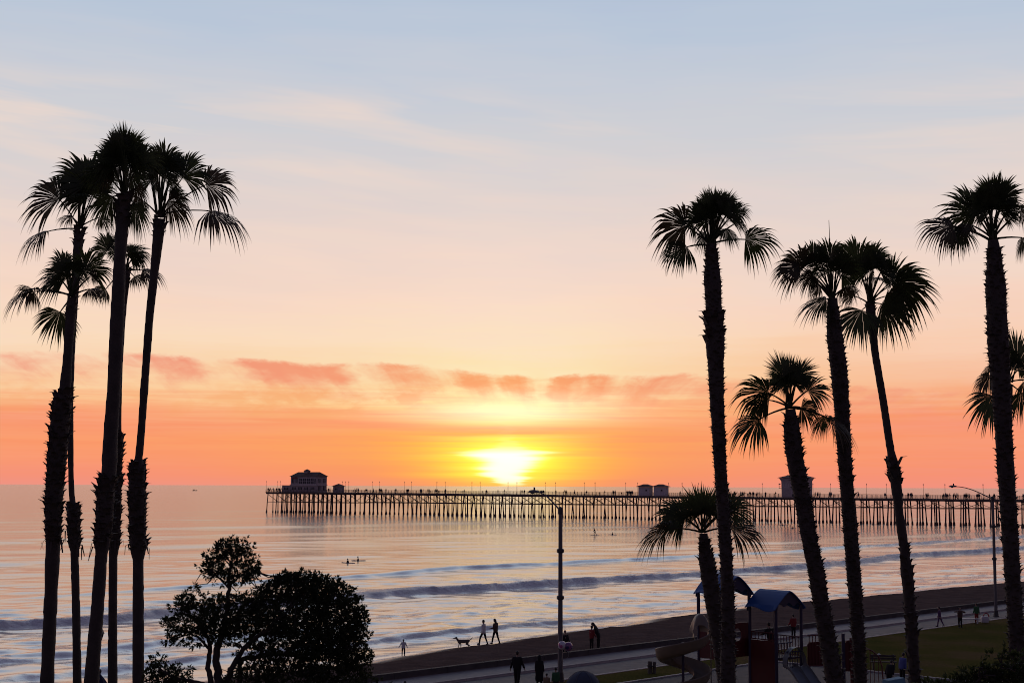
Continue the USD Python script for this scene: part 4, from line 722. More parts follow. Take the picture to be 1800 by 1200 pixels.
# ------------------------------------------------------------------ people, a dog
def sph(c, r, k=10): return m3.Manifold.sphere(float(r), k).translate([float(x) for x in c])
def bone(a, ra, b, rb, k=10): return m3.Manifold.batch_hull([sph(a, ra, k), sph(b, rb, k)])
def rotx(a): c, s = math.cos(a), math.sin(a); return np.array([[1, 0, 0], [0, c, -s], [0, s, c]])
def roty(a): c, s = math.cos(a), math.sin(a); return np.array([[c, 0, s], [0, 1, 0], [-s, 0, c]])
def fin(ms, fine=.035, it=6, lo=False):
    m = m3.Manifold.batch_boolean(ms, m3.OpType.Add)
    if not lo: m = m.refine_to_length(fine)
    me = m.to_mesh(); t = trimesh.Trimesh(me.vert_properties[:, :3], me.tri_verts, process=True)
    if not lo and it: trimesh.smoothing.filter_taubin(t, iterations=it)
    return t
rd = math.radians
def figure(legs=((0, 0), (0, 0)), arms=((0, 8, 5), (0, 8, 5)), lean=0, head=0, h=1.72, female=False, bulk=1.0, coat=0.0, hair='short', hood=False, sit=False, lo=False, splay=1.0):
    """Meshes of one figure facing +y, feet at the origin: joints first, every bone the hull of the balls at its ends. legs: (swing forward, knee), arms: (swing forward, away from the body, elbow), degrees, left then right."""
    s = h / 1.75; k = 6 if lo else 10; hipz = .93; sw = .165 if female else .19
    P = np.array([0, 0, hipz]); T = rotx(-rd(lean)); chest = P + T @ [0, .01, .36]; neck = P + T @ [0, 0, .55]; H = rotx(-rd(lean + head)); hd = neck + H @ [0, .03, .17]
    J = {}; skin, top, low, shoe = [], [], [], []
    for i, sx in ((0, -1), (1, 1)):
        hp = P + np.array([sx * .09, 0, -.02]); sg, kn = map(rd, legs[i]); dv = rotx(sg) @ np.array([0, 0, -1.0]); dv = roty(-sx * rd(2.5 * splay)) @ dv; kneep = hp + dv * .43
        dv2 = rotx(sg - kn) @ np.array([0, 0, -1.0]); ank = kneep + dv2 * .43; toe = ank + rotx(sg * .4 - kn * .6 if abs(sg) > .1 else 0) @ np.array([sx * .02, .15, -.035]); heel = ank + np.array([0, -.04, -.03])
        J[i] = ank
        skin += [bone(hp, .085, kneep, .055, k), bone(kneep, .054, ank, .036, k), bone(ank, .034, toe, .026, k)]
        low += [bone(hp, .098 * bulk, kneep, .068 * bulk, k), bone(kneep, .068 * bulk, ank + (kneep - ank) * .06, .052 * bulk, k)]
        shoe += [m3.Manifold.batch_hull([sph(heel, .043, k), sph(toe, .038, k), sph((heel + toe) / 2 + [0, 0, .02], .046, k)])]
        a, ab, el = map(rd, arms[i]); sh = P + T @ np.array([sx * sw, 0, .49]); M = T @ roty(-sx * ab) @ rotx(a); elb = sh + M @ np.array([0, 0, -.29]); M2 = M @ rotx(el); wr = elb + M2 @ np.array([0, 0, -.25])
        skin += [bone(neck + [0, 0, -.04], .06, sh, .055, k), bone(sh, .052, elb, .039, k), bone(elb, .039, wr, .026, k)]
        top += [bone(P + T @ np.array([sx * .07, 0, .46]), .085 * bulk, sh, .068 * bulk, k), bone(sh, .068 * bulk, elb, .055 * bulk, k), bone(elb, .055 * bulk, wr + (elb - wr) * .08, .043 * bulk, k)]
        palm_ = wr + M2 @ np.array([0, .0, -.085]); skin.append(m3.Manifold.batch_hull([sph(wr, .024, k), sph(palm_ + M2 @ [0, .03, 0], .016, k), sph(palm_ - M2 @ [0, .03, 0], .016, k)]))
        if not lo:
            for q, (o, ln) in enumerate(((.033, .062), (.012, .075), (-.010, .070), (-.031, .052))):
                b0 = palm_ + M2 @ [0, o, 0]; m1 = b0 + M2 @ [-sx * .008, o * .1, -ln * .55]; skin += [bone(b0, .010, m1, .009, 6), bone(m1, .009, m1 + M2 @ [-sx * .018, 0, -ln * .45], .008, 6)]
            tb = wr + M2 @ [0, .025, -.02]; skin += [bone(tb, .012, tb + M2 @ [-sx * .012, .035, -.035], .010, 6), bone(tb + M2 @ [-sx * .012, .035, -.035], .010, tb + M2 @ [-sx * .02, .04, -.062], .008, 6)]
    w = .10 if female else .115
    skin += [m3.Manifold.batch_hull([sph(P + [-.075, 0, 0], .10, k), sph(P + [.075, 0, 0], .10, k), sph(chest + T @ [-w, 0, .03], .10, k), sph(chest + T @ [w, 0, .03], .10, k)]), bone(chest, .13, neck + [0, 0, -.05], .075, k), bone(neck + [0, 0, -.05], .058, hd + H @ [0, -.02, -.07], .052, k)]
    headm = [m3.Manifold.batch_hull([sph(hd + H @ [0, -.012, .035], .088, k), sph(hd + H @ [0, .028, -.065], .052, k), sph(hd + H @ [0, .03, .03], .07, k)])]
    if not lo: headm += [m3.Manifold.batch_hull([sph(hd + H @ [0, .095, .01], .010, 6), sph(hd + H @ [0, .108, -.022], .013, 6), sph(hd + H @ [0, .085, -.025], .016, 6)]), sph(hd + H @ [-.088, -.005, -.005], .018, 6), sph(hd + H @ [.088, -.005, -.005], .018, 6), sph(hd + H @ [0, .083, -.062], .014, 6)]
    skin += headm
    top += [m3.Manifold.batch_hull([sph(P + [-.08, 0, -.02 - coat * .15], .115 * bulk, k), sph(P + [.08, 0, -.02 - coat * .15], .115 * bulk, k), sph(chest + T @ [-w, 0, .03], .118 * bulk, k), sph(chest + T @ [w, 0, .03], .118 * bulk, k), sph(P + T @ [0, 0, .49], .085, k)])]
    if coat > .3: top += [m3.Manifold.batch_hull([sph(P + [-.08, 0, .05], .12 * bulk, k), sph(P + [.08, 0, .05], .12 * bulk, k), sph(P + [-.10, -.01, -coat * .55], .12 * bulk, k), sph(P + [.10, -.01, -coat * .55], .12 * bulk, k), sph(P + [0, .06, -coat * .55], .10, k)])]
    low += [m3.Manifold.batch_hull([sph(P + [-.08, 0, -.02], .11 * bulk, k), sph(P + [.08, 0, -.02], .11 * bulk, k), sph(P + [0, 0, .06], .11, k)])]
    hr = [m3.Manifold.batch_hull([sph(hd + H @ [0, -.022, .05], .093, k), sph(hd + H @ [0, .03, .085], .055, k), sph(hd + H @ [0, -.055, -.01], .06, k)])]
    if hair == 'long': hr += [m3.Manifold.batch_hull([sph(hd + H @ [0, -.05, .03], .085, k), sph(hd + H @ [-.05, -.06, -.20], .045, k), sph(hd + H @ [.05, -.06, -.20], .045, k)])]
    if hair == 'bun': hr += [sph(hd + H @ [0, -.10, .08], .045, k)]
    if hood: top += [m3.Manifold.batch_hull([sph(hd + H @ [0, -.035, .04], .105, k), sph(neck + [0, -.03, .02], .09, k), sph(hd + H @ [0, .01, .06], .095, k)])]
    out = {'body': fin(skin, .03, 3, lo), 'jacket': fin(top, .04, 5, lo), 'trousers': fin(low, .04, 5, lo), 'shoes': fin(shoe, .04, 3, lo), 'hair': fin(hr, .03, 4, lo)}
    lowest = out['shoes'].vertices[:, 2].min()
    for m in out.values(): m.apply_translation([0, 0, -lowest]); m.apply_scale(s)
    return out
skinm = plain('skin', (.30, .19, .14), .6, .08, 8); hairm = plain('dark_hair', (.022, .016, .013), .6, .2, 20); shoem = plain('dark_shoe', (.03, .028, .028), .6, .2, 10)
CL = {}
def cloth(name, col):
    if name not in CL: CL[name] = plain('cloth_' + name, col, .9, .15, 9, spec=.2)
    return CL[name]
black = ('black', (.022, .020, .022)); navy = ('navy', (.025, .028, .05)); white = ('white', (.62, .60, .60)); grey = ('grey', (.16, .15, .16)); brown = ('brown', (.10, .06, .045)); red = ('red', (.20, .03, .03)); green = ('green', (.05, .13, .06)); purple = ('purple', (.10, .05, .12)); blue = ('blue', (.08, .10, .28)); tan = ('tan', (.24, .17, .11))
def person(label, p, face, jacket=black, trousers=black, group=None, z=None, **kw):
    """face: heading in degrees, 0 = straight away from the camera, positive to the left."""
    base = np.array([p[0], p[1], ground_z(p) if z is None else z]); fg = figure(**kw); t = thing('person', label, 'person', base, rd(face), group)
    for k, mt in (('body', skinm), ('trousers', cloth(*trousers)), ('jacket', cloth(*jacket)), ('shoes', shoem), ('hair', hairm)): obj(k, fg[k], mt, t, smooth=50)
    return t
def foot(px, py, z=0.0):                                               # the ground point seen at the pixel
    p = ground(px, py, z)
    for _ in range(6): p = ground(px, py, ground_z(p))
    return p
walkA, walkB = ((24, 6), (-18, 14)), ((-16, 22), (22, 4))
person('small child in a white jacket standing at the edge of the water', foot(709, 1153), 10, white, black, h=1.12, arms=((0, 30, 20), (0, 25, 20)), splay=2)
person('person in a white top striding along the wet sand, left of the pair', foot(850, 1133), 62, white, black, h=1.78, legs=((30, 20), (-14, 10)), arms=((-20, 10, 20), (18, 10, 25)))
person('person in dark clothes with long hair walking on the wet sand, right of the pair', foot(871, 1132), 50, brown, black, h=1.76, legs=((18, 4), (-16, 8)), arms=((8, 5, 70), (5, 6, 60)), hair='long', female=True, head=20)
person('child in a dark red jacket facing a bending adult on the beach edge', foot(1040, 1146), -50, red, black, h=1.52, arms=((15, 8, 20), (15, 8, 20)))
person('adult with long hair bending down towards a child on the beach edge', foot(1052, 1145), 70, black, black, h=1.78, lean=24, head=20, arms=((-5, 25, 60), (25, 10, 40)), hair='long', female=True)
person('person in dark clothes standing on the sand behind the near lamp post', foot(993, 1151), 200, black, black, h=1.6, arms=((10, 10, 60), (10, 10, 60)))
person('broad man in a dark jacket walking away along the path, left of two', foot(909, 1206), -20, black, black, h=1.80, bulk=1.22, legs=((9, 4), (-10, 8)), arms=((-8, 17, 12), (8, 17, 12)))
person('person in a long dark hooded coat on the path, right of two', foot(948, 1209), -10, black, black, h=1.66, bulk=1.12, coat=.85, hood=True, arms=((4, 7, 15), (4, 7, 15)), female=True)
person('person with dark hair at the bottom edge left of the path, hatless', at(712, 1190, 68) * [1, 1, 0], 0, black, navy, h=11.5 - (1188 - 852) * 68 / 2500 - 1.0, bulk=1.2)
person('smaller person at the bottom edge, right of another one', at(734, 1194, 68) * [1, 1, 0], 0, brown, navy, h=11.5 - (1192 - 852) * 68 / 2500 - 1.0)
person('person with dark hair at the foot of the near lamp post', at(977, 1190, 73.5) * [1, 1, 0], 20, green, navy, h=1.32, hair='bun', bulk=1.1)
person('child at the bottom edge, left of the near lamp post', at(961, 1194, 73.0) * [1, 1, 0], 0, tan, navy, h=1.1)
person('child in purple walking at the edge of the lawn on the right', foot(1652, 1101), 60, purple, purple, h=1.50, legs=((14, 4), (-20, 8)), arms=((-18, 10, 10), (14, 10, 15)), female=True)
person('person in dark clothes on the lawn with one arm raised', foot(1688, 1103), 190, brown, black, h=1.52, arms=((40, 60, 110), (5, 80, 100)), bulk=1.15)
person('person in a green jacket and dark red trousers at the edge of the lawn', foot(1717, 1095), 20, green, red, h=1.52, bulk=1.15, arms=((0, 14, 10), (0, 14, 10)))
person('person with dark hair and a blue shirt at the bottom right, beside a slim palm', at(1586, 1170, 78) * [1, 1, 0], -60, blue, black, h=1.62, bulk=1.1, lean=8)
person('stooping person in dark clothes at the bottom right by a light blue cart', at(1563, 1177, 76) * [1, 1, 0], -40, black, black, h=1.5, lean=25, bulk=1.15)

# surfers, out on the water
boardm = plain('surfboard_white', (.5, .48, .45), .4, .1, 2); wets = ('wetsuit', (.014, .014, .016))
def surfboard(n=14, Lb=2.2):
    x = np.linspace(-1, 1, n); w = .27 * np.sqrt(np.clip(1 - np.abs(x) ** 2.4, 0.002, 1)); zc = .10 * np.clip(x, 0, 1) ** 3; v = []
    for xi, wi, zi in zip(x, w, zc): v += [(-wi, xi * Lb / 2, zi), (-wi * .7, xi * Lb / 2, zi + .045), (wi * .7, xi * Lb / 2, zi + .045), (wi, xi * Lb / 2, zi), (wi * .6, xi * Lb / 2, zi - .03), (-wi * .6, xi * Lb / 2, zi - .03)]
    f = [(i * 6 + j, i * 6 + (j + 1) % 6, (i + 1) * 6 + (j + 1) % 6, (i + 1) * 6 + j) for i in range(n - 1) for j in range(6)]
    return np.array(v), np.array(f)
def surfer(px, py, label, blabel, face, stand=False):
    p = ground(px, py, 0.1); z = float(sea_height(p[:1], p[1:2])[0][0]) + .02
    b = obj('surfboard', surfboard(), boardm, None, label=blabel, cat='surfboard'); x = UsdGeom.Xformable(b); x.AddTranslateOp().Set(Gf.Vec3d(p[0], p[1], z)); x.AddRotateZOp().Set(float(face))
    if stand: person(label, p, face, wets, wets, z=z + .05, h=1.72, legs=((30, 40), (-12, 22)), arms=((25, 25, 30), (20, 20, 60)), lean=18)
    else: person(label, p, face, wets, wets, z=z - .80, h=1.62, legs=((70, 75), (70, 75)), arms=((25, 12, 25), (25, 12, 25)), lean=6, splay=9)
surfer(612, 989, 'surfer sitting low on a board, left of the two beyond the tree', 'pale surfboard under the left one of two surfers beyond the tree', 70)
surfer(630, 985, 'surfer sitting upright on a board, right of the two beyond the tree', 'pale surfboard under the right one of two surfers beyond the tree', 100)
surfer(1046, 940, 'surfer standing crouched on a board right of the near lamp post', 'pale surfboard under the standing surfer', 80, True)
surfer(1077, 939, 'surfer sitting on a board right of the standing surfer', 'pale surfboard right of the standing surfer', 60)
surfer(1376, 923, 'surfer sitting on a board in front of the pier, left of the leaning palm trunk', 'pale surfboard left of the leaning palm trunk', 90)
surfer(1394, 927, 'surfer sitting on a board close to the left edge of the leaning palm trunk', 'pale surfboard at the left edge of the leaning palm trunk', 40)
surfer(1535, 921, 'surfer sitting on a board between the shaggy palm and the slim bent palm', 'pale surfboard between the shaggy palm and the slim bent palm', 90)
surfer(1630, 930, 'surfer sitting on a board in front of the pier, right of the slim bent palm', 'pale surfboard right of the slim bent palm', 60)

# a dog on the wet sand
def dog():
    B = [bone((0, .33, .50), .125, (0, -.05, .50), .115), bone((0, -.05, .50), .115, (0, -.34, .54), .10), bone((0, .33, .50), .12, (0, .30, .42), .10), bone((0, .40, .56), .085, (0, .52, .72), .062),
         bone((0, .53, .75), .075, (0, .60, .74), .06), bone((0, .62, .735), .05, (0, .74, .70), .033), bone((-.06, .51, .80), .022, (-.075, .47, .74), .016, 6), bone((.06, .51, .80), .022, (.075, .47, .74), .016, 6), bone((0, -.40, .58), .035, (0, -.56, .68), .028), bone((0, -.56, .68), .028, (0, -.62, .80), .018)]
    for sx, fy, hy in ((-1, .06, -.05), (1, -.06, .07)):
        B += [bone((sx * .08, .32, .45), .06, (sx * .085, .27 + fy, .28), .036), bone((sx * .085, .27 + fy, .28), .032, (sx * .085, .31 + fy * 1.6, .05), .024), bone((sx * .085, .31 + fy * 1.6, .035), .03, (sx * .085, .36 + fy * 1.6, .028), .026),
              bone((sx * .08, -.30, .50), .085, (sx * .09, -.24 + hy, .31), .05), bone((sx * .09, -.24 + hy, .31), .045, (sx * .09, -.42 + hy, .20), .028), bone((sx * .09, -.42 + hy, .20), .027, (sx * .09, -.39 + hy, .04), .022), bone((sx * .09, -.39 + hy, .033), .028, (sx * .09, -.33 + hy, .027), .025)]
    return fin(B, .03, 5)
dp = foot(815, 1139); t = thing('dog', 'dog standing side-on on the wet sand beside a pair of walkers', 'dog', dp, rd(88), None, 1.0); obj('body', dog(), plain('dog_coat', (.10, .075, .055), .8, .3, 6), t, smooth=60)

# the crowd along the pier: a few figures, copied
KIND = [dict(h=1.75), dict(h=1.65, female=True, hair='long'), dict(h=1.78, lean=14, arms=((50, 12, 30), (50, 12, 30))), dict(h=1.7, legs=walkA, arms=((-15, 8, 10), (20, 8, 20))), dict(h=1.2), dict(h=1.8, bulk=1.2, legs=walkB, hood=True)]
classes = []
for i, kw in enumerate(KIND):
    c = proto(f'pier_person_class_{i}'); fg = figure(lo=True, **kw)
    for k, mt in (('body', skinm), ('trousers', cloth(*(black, navy)[i % 2])), ('jacket', cloth(*(black, navy, brown, black, red, grey)[i])), ('shoes', shoem), ('hair', hairm)): cobj(k, fg[k], mt, c)
    classes.append(c)
CROWD = [(470, 476, 4), (480, 481, 2), (485, 487, 2), (488, 495, 5), (576, 582, 2), (603, 605, 1), (612, 614, 1), (621, 631, 6), (642, 646, 2), (656, 657, 1), (666, 672, 4), (678, 679, 1), (695, 697, 2), (714, 719, 4), (731, 733, 1), (738, 744, 4), (751, 757, 4), (763, 773, 6), (782, 784, 3), (800, 802, 1), (810, 817, 2), (847, 849, 1), (853, 857, 3), (875, 876, 1), (887, 888, 1), (913, 923, 3), (929, 930, 1), (935, 957, 10), (976, 978, 2),
         (990, 997, 3), (1010, 1011, 1), (1031, 1032, 1), (1053, 1054, 1), (1062, 1063, 1), (1076, 1082, 3), (1092, 1093, 1), (1101, 1113, 7), (1195, 1196, 1), (1285, 1294, 3), (1300, 1310, 4), (1314, 1335, 9), (1345, 1346, 1), (1362, 1363, 1), (1432, 1442, 4), (1456, 1462, 3), (1467, 1468, 1), (1508, 1509, 1), (1555, 1556, 1), (1586, 1587, 1), (1594, 1605, 5), (1627, 1634, 3), (1655, 1669, 7), (1675, 1684, 4), (1693, 1705, 6), (1716, 1722, 4), (1738, 1739, 1), (1746, 1748, 2), (1797, 1799, 2)]
ZONE = [(640, 'tiny figure standing at the far end of the pier, around the restaurant', 'people around the pier restaurant'), (860, 'tiny figure on the pier between the restaurant and the sun', 'people on the pier left of the sun'), (1120, 'tiny figure on the pier between the sun and the two white huts', 'people on the pier below and right of the sun'), (1420, 'tiny figure on the pier between the white huts and the lifeguard tower', 'people on the pier left of the lifeguard tower'), (9999, 'tiny figure on the near stretch of pier at the right', 'people on the right stretch of the pier')]
rng = np.random.default_rng(77)
for a, c, n in CROWD:
    for i in range(n):
        px = a + (c - a) * (i + rng.uniform(.2, .8)) / n; o = rng.choice([-3.1, -2.6, -1.0, 1.5, 3.0]); s = s_at(px, o)
        if px < 500: o = rng.uniform(-7.3, -5.0); s = s_at(px, o)
        lb, gr = next((l, g) for lim, l, g in ZONE if px < lim)
        copy(classes[rng.integers(len(classes))], 'person', lb, 'person', pier(s, o, deck_z(s)), rng.uniform(0, 6.28), gr)

# ------------------------------------------------------------------ street lamps
metal = plain('lamp_grey_metal', (.11, .105, .11), .5, .1, 2); darkm = plain('lamp_dark_metal', (.04, .038, .04), .5, .1, 2); lens = plain('lamp_lens', (.30, .30, .30), .2, .05, 3)
def street_lamp(px, py, top_py, label, arm=3.3):
    p = foot(px, py); zt = at(px, top_py, p[1])[2] - p[2]
    t = thing('street_lamp', label, 'street lamp', p); b = MB()
    b.tube([(0, 0, -.1), (0, 0, zt)], [.145, .105], 8); obj('pole', b.out(), metal, t)
    obj('base_plate', MB().tube([(0, 0, 0), (0, 0, .12)], [.26, .24], 8).tube([(0, 0, .12), (0, 0, .5)], [.20, .17], 8).out(), darkm, t)
    for h in (.48, .75): obj('collar', MB().tube([(0, 0, zt * h - .12), (0, 0, zt * h - .08), (0, 0, zt * h + .08), (0, 0, zt * h + .12)], [.13, .20, .20, .13], 8).out(), darkm, t)
    obj('pole_cap', MB().tube([(0, 0, zt - .35), (0, 0, zt), (0, 0, zt + .06)], [.14, .14, .02], 8).out(), darkm, t)
    q = np.linspace(0, 1, 12); pts = [tuple(TN * (arm * x)) for x in q]; pts = [(x[0], x[1], zt - .15 + 1.0 * math.sin(v * math.pi / 2) ** 1.1 if v < 1 else zt + .85) for x, v in zip(pts, q)]
    obj('arm', MB().tube(pts, np.linspace(.05, .03, 12), 8).out(), metal, t)
    e = np.array(pts[-1]); az = math.atan2(TN[1], TN[0])
    v = []; n = 7
    for x, w, zt_, zb in zip(np.linspace(-.12, .62, n), (.05, .09, .13, .15, .15, .12, .05), (.05, .08, .11, .12, .11, .08, .03), (-.03, -.04, -.05, -.05, -.05, -.04, -.02)):
        c = e + TN * x
        for sy, hz in ((-1, 0), (-.6, zt_), (.6, zt_), (1, 0), (.7, zb), (-.7, zb)): v.append(c + TS * sy * w + UPV * hz)
    f = [(i * 6 + j, i * 6 + (j + 1) % 6, (i + 1) * 6 + (j + 1) % 6, (i + 1) * 6 + j) for i in range(n - 1) for j in range(6)] + [(0, 3, 2, 1), (0, 5, 4, 3)]
    hm = MB().add(v, f); hm.add([v[(n - 1) * 6 + j] for j in range(6)], [(0, 1, 2, 3), (0, 3, 4, 5)]); hd = obj('lamp_head', hm.out(), metal, t)
    obj('lens', MB().tube([e + TN * .32 - UPV * .04, e + TN * .32 - UPV * .10], [.11, .07], 10).out(), lens, hd)
    obj('photocell', MB().tube([e + TN * .18 + UPV * .10, e + TN * .18 + UPV * .26], [.05, .045], 8).out(), darkm, hd)
    return p, zt
LP, LZ = street_lamp(985, 1197, 892, 'tall street lamp with a curved arm mid-view, balloons tied to its pole', 1.8)
street_lamp(1751, 1083, 873, 'street lamp at the right between two palms, its curved arm reaching left over the path')

# park lantern half hidden behind the thick left palm
lp = at(172, 1130, 55); gz = ground_z(lp); t = thing('park_lantern', 'old fashioned park lantern peeping out behind the thick left palm trunk', 'lantern', (lp[0], lp[1], gz)); zl = lp[2] - gz
obj('post', MB().lathe([(.22, 0), (.2, .3), (.11, .5), (.075, zl - .5), (.07, zl - .3)], k=10).out(), darkm, t)
obj('bracket', MB().lathe([(.07, zl - .32), (.13, zl - .26), (.10, zl - .16), (.15, zl - .06), (.12, zl)], k=10).out(), darkm, t)
glassm = usdkit.material(stage, L + 'lantern_glass', {'f': ('fresnel', {'IOR': 1.5}), 'a': ('transparent_bsdf', {'color': (.86, .84, .80)}), 'g': ('glossy_bsdf', {'roughness': .05}), 'm': ('mix_closure', {})}, [('f.fac', 'm.fac'), ('a.BSDF', 'm.closure1'), ('g.BSDF', 'm.closure2')], surface='m.closure')
obj('glass', MB().lathe([(.10, zl), (.20, zl + .36)], k=6).out(), glassm, t)
for i in range(6):
    a = i * math.pi / 3; obj('glazing_bar', MB().bar((.10 * math.cos(a), .10 * math.sin(a), zl), (.205 * math.cos(a), .205 * math.sin(a), zl + .36), .02).out(), darkm, t)
obj('cap', MB().lathe([(.24, zl + .36), (.22, zl + .42), (.15, zl + .56), (.05, zl + .64), (.02, zl + .70), (.001, zl + .71)], k=12).out(), darkm, t)

# beach umbrella, lower left
up_ = at(176, 1177, 66); gz = ground_z(up_); zt = up_[2] - gz; t = thing('beach_umbrella', 'half closed navy beach umbrella with a ball on top between the left palms', 'umbrella', (up_[0], up_[1], gz))
nv = cloth('umbrella_navy', (.012, .016, .05)); b = MB(); k = 16; an = np.arange(k) / k * 2 * np.pi; v = []
for zz, r in ((zt - .17, .03), (zt - .45, .27), (zt - .8, .50), (zt - 1.0, .60)):
    v += [(r * (1 - .10 * (i % 2)) * math.cos(a), r * (1 - .10 * (i % 2)) * math.sin(a), zz) for i, a in enumerate(an)]
obj('canopy', MB().add(v, [(i * k + j, i * k + (j + 1) % k, (i + 1) * k + (j + 1) % k, (i + 1) * k + j) for i in range(3) for j in range(k)]).out(), nv, t)
obj('pole', MB().tube([(0, 0, -.2), (0, 0, zt - .1)], .025, 8).out(), metal, t); obj('finial', MB().lathe([(.02, zt - .18), (.05, zt - .12), (.075, zt - .05), (.05, zt + .02), (.001, zt + .06)], k=10).out(), darkm, t)

# balloons on the near lamp post
def balloon(c, r, col, label):
    t = thing('balloon', label, 'balloon', c)
    m = trimesh.creation.icosphere(3, r); v = m.vertices; v[:, 2] *= np.where(v[:, 2] < 0, 1.18, 1.0); m.vertices = v
    N = {'tc': ('texture_coordinate', {}), 'v': ('voronoi_texture', {'scale': 5.0}), 'r': ('rgb_ramp', {'ramp': [(.0, col[0]), (.45, col[0]), (.5, col[1]), (1, col[1])]}), 'p': ('principled_bsdf', {'roughness': .18, 'coat_weight': .6})}
    mt = usdkit.material(stage, L + 'balloon_' + label.split()[0], N, [('tc.object', 'v.vector'), ('v.distance', 'r.fac'), ('r.color', 'p.base_color')], surface='p.BSDF')
    obj('skin', m, mt, t, smooth=True); obj('knot', MB().lathe([(.04, -r * 1.25), (.015, -r * 1.18), (.03, -r * 1.12)], k=8).out(), mt, t)
    obj('string', MB().tube([(0, 0, -r * 1.2), (.03, 0, -r - .3), (LP[0] - c[0], LP[1] - c[1] - .12, -1.0)], .006, 4).out(), lens, t)
balloon(at(988, 1133, LP[1] - .35), .22, ((.45, .12, .30), (.65, .60, .66)), 'pink and white balloon tied to the near lamp post')
balloon(at(999, 1135, LP[1] - .30), .23, ((.02, .02, .10), (.22, .07, .20)), 'dark blue and purple balloon beside the pink one')

# small dome tent on the grass at the bottom
tp = at(1025, 1200, 74); t = thing('dome_tent', 'blue grey dome shade tent at the bottom edge, right of the near lamp post', 'tent', (tp[0], tp[1], .99)); b = MB(); k, n = 24, 9
hgt = at(1025, 1179, 74)[2] - .98; v = []
for i in range(n):
    a = i / (n - 1) * math.pi / 2
    for j in range(k):
        q = j / k * 2 * math.pi; rib = 1 - .05 * (abs((j % 4) - 2) < 1); v.append((.95 * math.cos(a) * math.cos(q) * rib, .8 * math.cos(a) * math.sin(q) * rib, hgt * math.sin(a) ** .9))
obj('canopy', MB().add(v, [(i * k + j, i * k + (j + 1) % k, (i + 1) * k + (j + 1) % k, (i + 1) * k + j) for i in range(n - 1) for j in range(k)]).out(), cloth('tent_blue', (.07, .085, .12)), t, smooth=40)
for q in (0.0, 1.05, 2.1): obj('pole', MB().tube([(.97 * math.cos(a) * math.cos(q), .82 * math.cos(a) * math.sin(q), hgt * 1.015 * math.sin(a) ** .9) for a in np.linspace(0, math.pi, 15) if math.sin(a) >= 0], .012, 6).out(), metal, t)

bp = foot(1146, 1183); t = thing('bollard', 'short thick wooden bollard on the grass left of the spiral slide', 'bollard', bp)
woodb = plain('bollard_wood', (.10, .085, .07), .85, .3, 5)
obj('post', MB().tube([(-.11, 0, -.05), (-.11, 0, .66), (-.11, 0, .70)], [.13, .125, .09], 10).out(), woodb, t); obj('post', MB().tube([(.14, .05, -.05), (.14, .05, .62), (.14, .05, .66)], [.10, .10, .07], 10).out(), woodb, t)
obj('band', MB().tube([(-.02, .02, .40), (-.02, .02, .48)], [.26, .26], 12).out(), darkm, t)

# things lying about on the lawn
pw = plain('white_plastic', (.55, .54, .55), .5, .05, 3); rp = plain('red_plastic', (.35, .04, .04), .5, .05, 3)
p = foot(1704, 1095); t = thing('park_bench', 'low white bench between two people on the lawn edge', 'bench', p, rd(-12)); obj('seat', MB().box((0, 0, .36), (1.5, .42, .06)).out(), pw, t)
for x in (-.6, .6): obj('leg', MB().box((x, 0, .16), (.08, .36, .34)).out(), pw, t)
p = foot(1731, 1094); t = thing('beach_bag', 'white bag with a red handle beside the person in green', 'bag', p); m = trimesh.creation.box((.62, .4, .5)); m = m.subdivide().subdivide(); m.vertices *= 1 - .25 * (np.linalg.norm(m.vertices / [.31, .2, .25], axis=1, keepdims=True) - 1); m.apply_translation((0, 0, .26)); obj('sack', m, pw, t, smooth=60)
obj('handle', MB().tube([(.22 * math.cos(a) + .12, 0, .46 + .3 * math.sin(a)) for a in np.linspace(0, math.pi, 9)], .045, 6).out(), rp, t)
p = foot(1545, 1154); m = trimesh.creation.icosphere(2, .11); m.apply_translation((0, 0, .11)); bl = obj('ball', m, pw, None, True, label='small white ball lying on the lawn', cat='ball'); UsdGeom.Xformable(bl).AddTranslateOp().Set(Gf.Vec3d(*map(float, p)))
p = foot(1553, 1176); t = thing('park_bench', 'dark bench on the lawn left of the slim bent palm', 'bench', p, rd(-8)); dk = plain('bench_wood', (.05, .04, .035), .8, .3, 4)
for y, z in ((-.16, .44), (0, .45), (.16, .44)): obj('slat', MB().box((0, y, z), (1.5, .13, .04)).out(), dk, t)
for z in (.6, .75): obj('back_slat', MB().box((0, .28, z), (1.5, .04, .12)).out(), dk, t)
for x in (-.6, .6): obj('leg', MB().box((x, 0, .21), (.07, .4, .42)).box((x, .25, .55), (.07, .05, .6)).out(), darkm, t)
p = at(1572, 1205, 72); t = thing('handcart', 'light blue covered cart at the bottom edge beside a stooping person', 'cart', (p[0], p[1], 1.0), rd(20)); lb = cloth('cart_light_blue', (.16, .30, .38))
zz = at(1572, 1190, 72)[2] - 1.0; v = [(-.55, -.3, zz - .55), (.55, -.3, zz - .55), (.55, .3, zz - .55), (-.55, .3, zz - .55), (-.5, -.26, zz - .1), (.42, -.26, zz), (.42, .26, zz), (-.5, .26, zz - .1)]
obj('cover', MB().add(v, [(3, 2, 1, 0), (4, 5, 6, 7), (0, 1, 5, 4), (1, 2, 6, 5), (2, 3, 7, 6), (3, 0, 4, 7)]).out(), lb, t)
for x in (-.4, .4):
    for y in (-.27, .27): obj('wheel', MB().tube([(x, y - .03, .15), (x, y + .03, .15)], .15, 12).out(), darkm, t)
obj('frame', MB().box((0, 0, .32), (1.0, .5, .06)).bar((-.4, 0, .3), (-.4, 0, zz - .5), .05).bar((.4, 0, .3), (.4, 0, zz - .5), .05).bar((-.5, 0, .3), (-1.0, 0, .85), .04).out(), darkm, t)

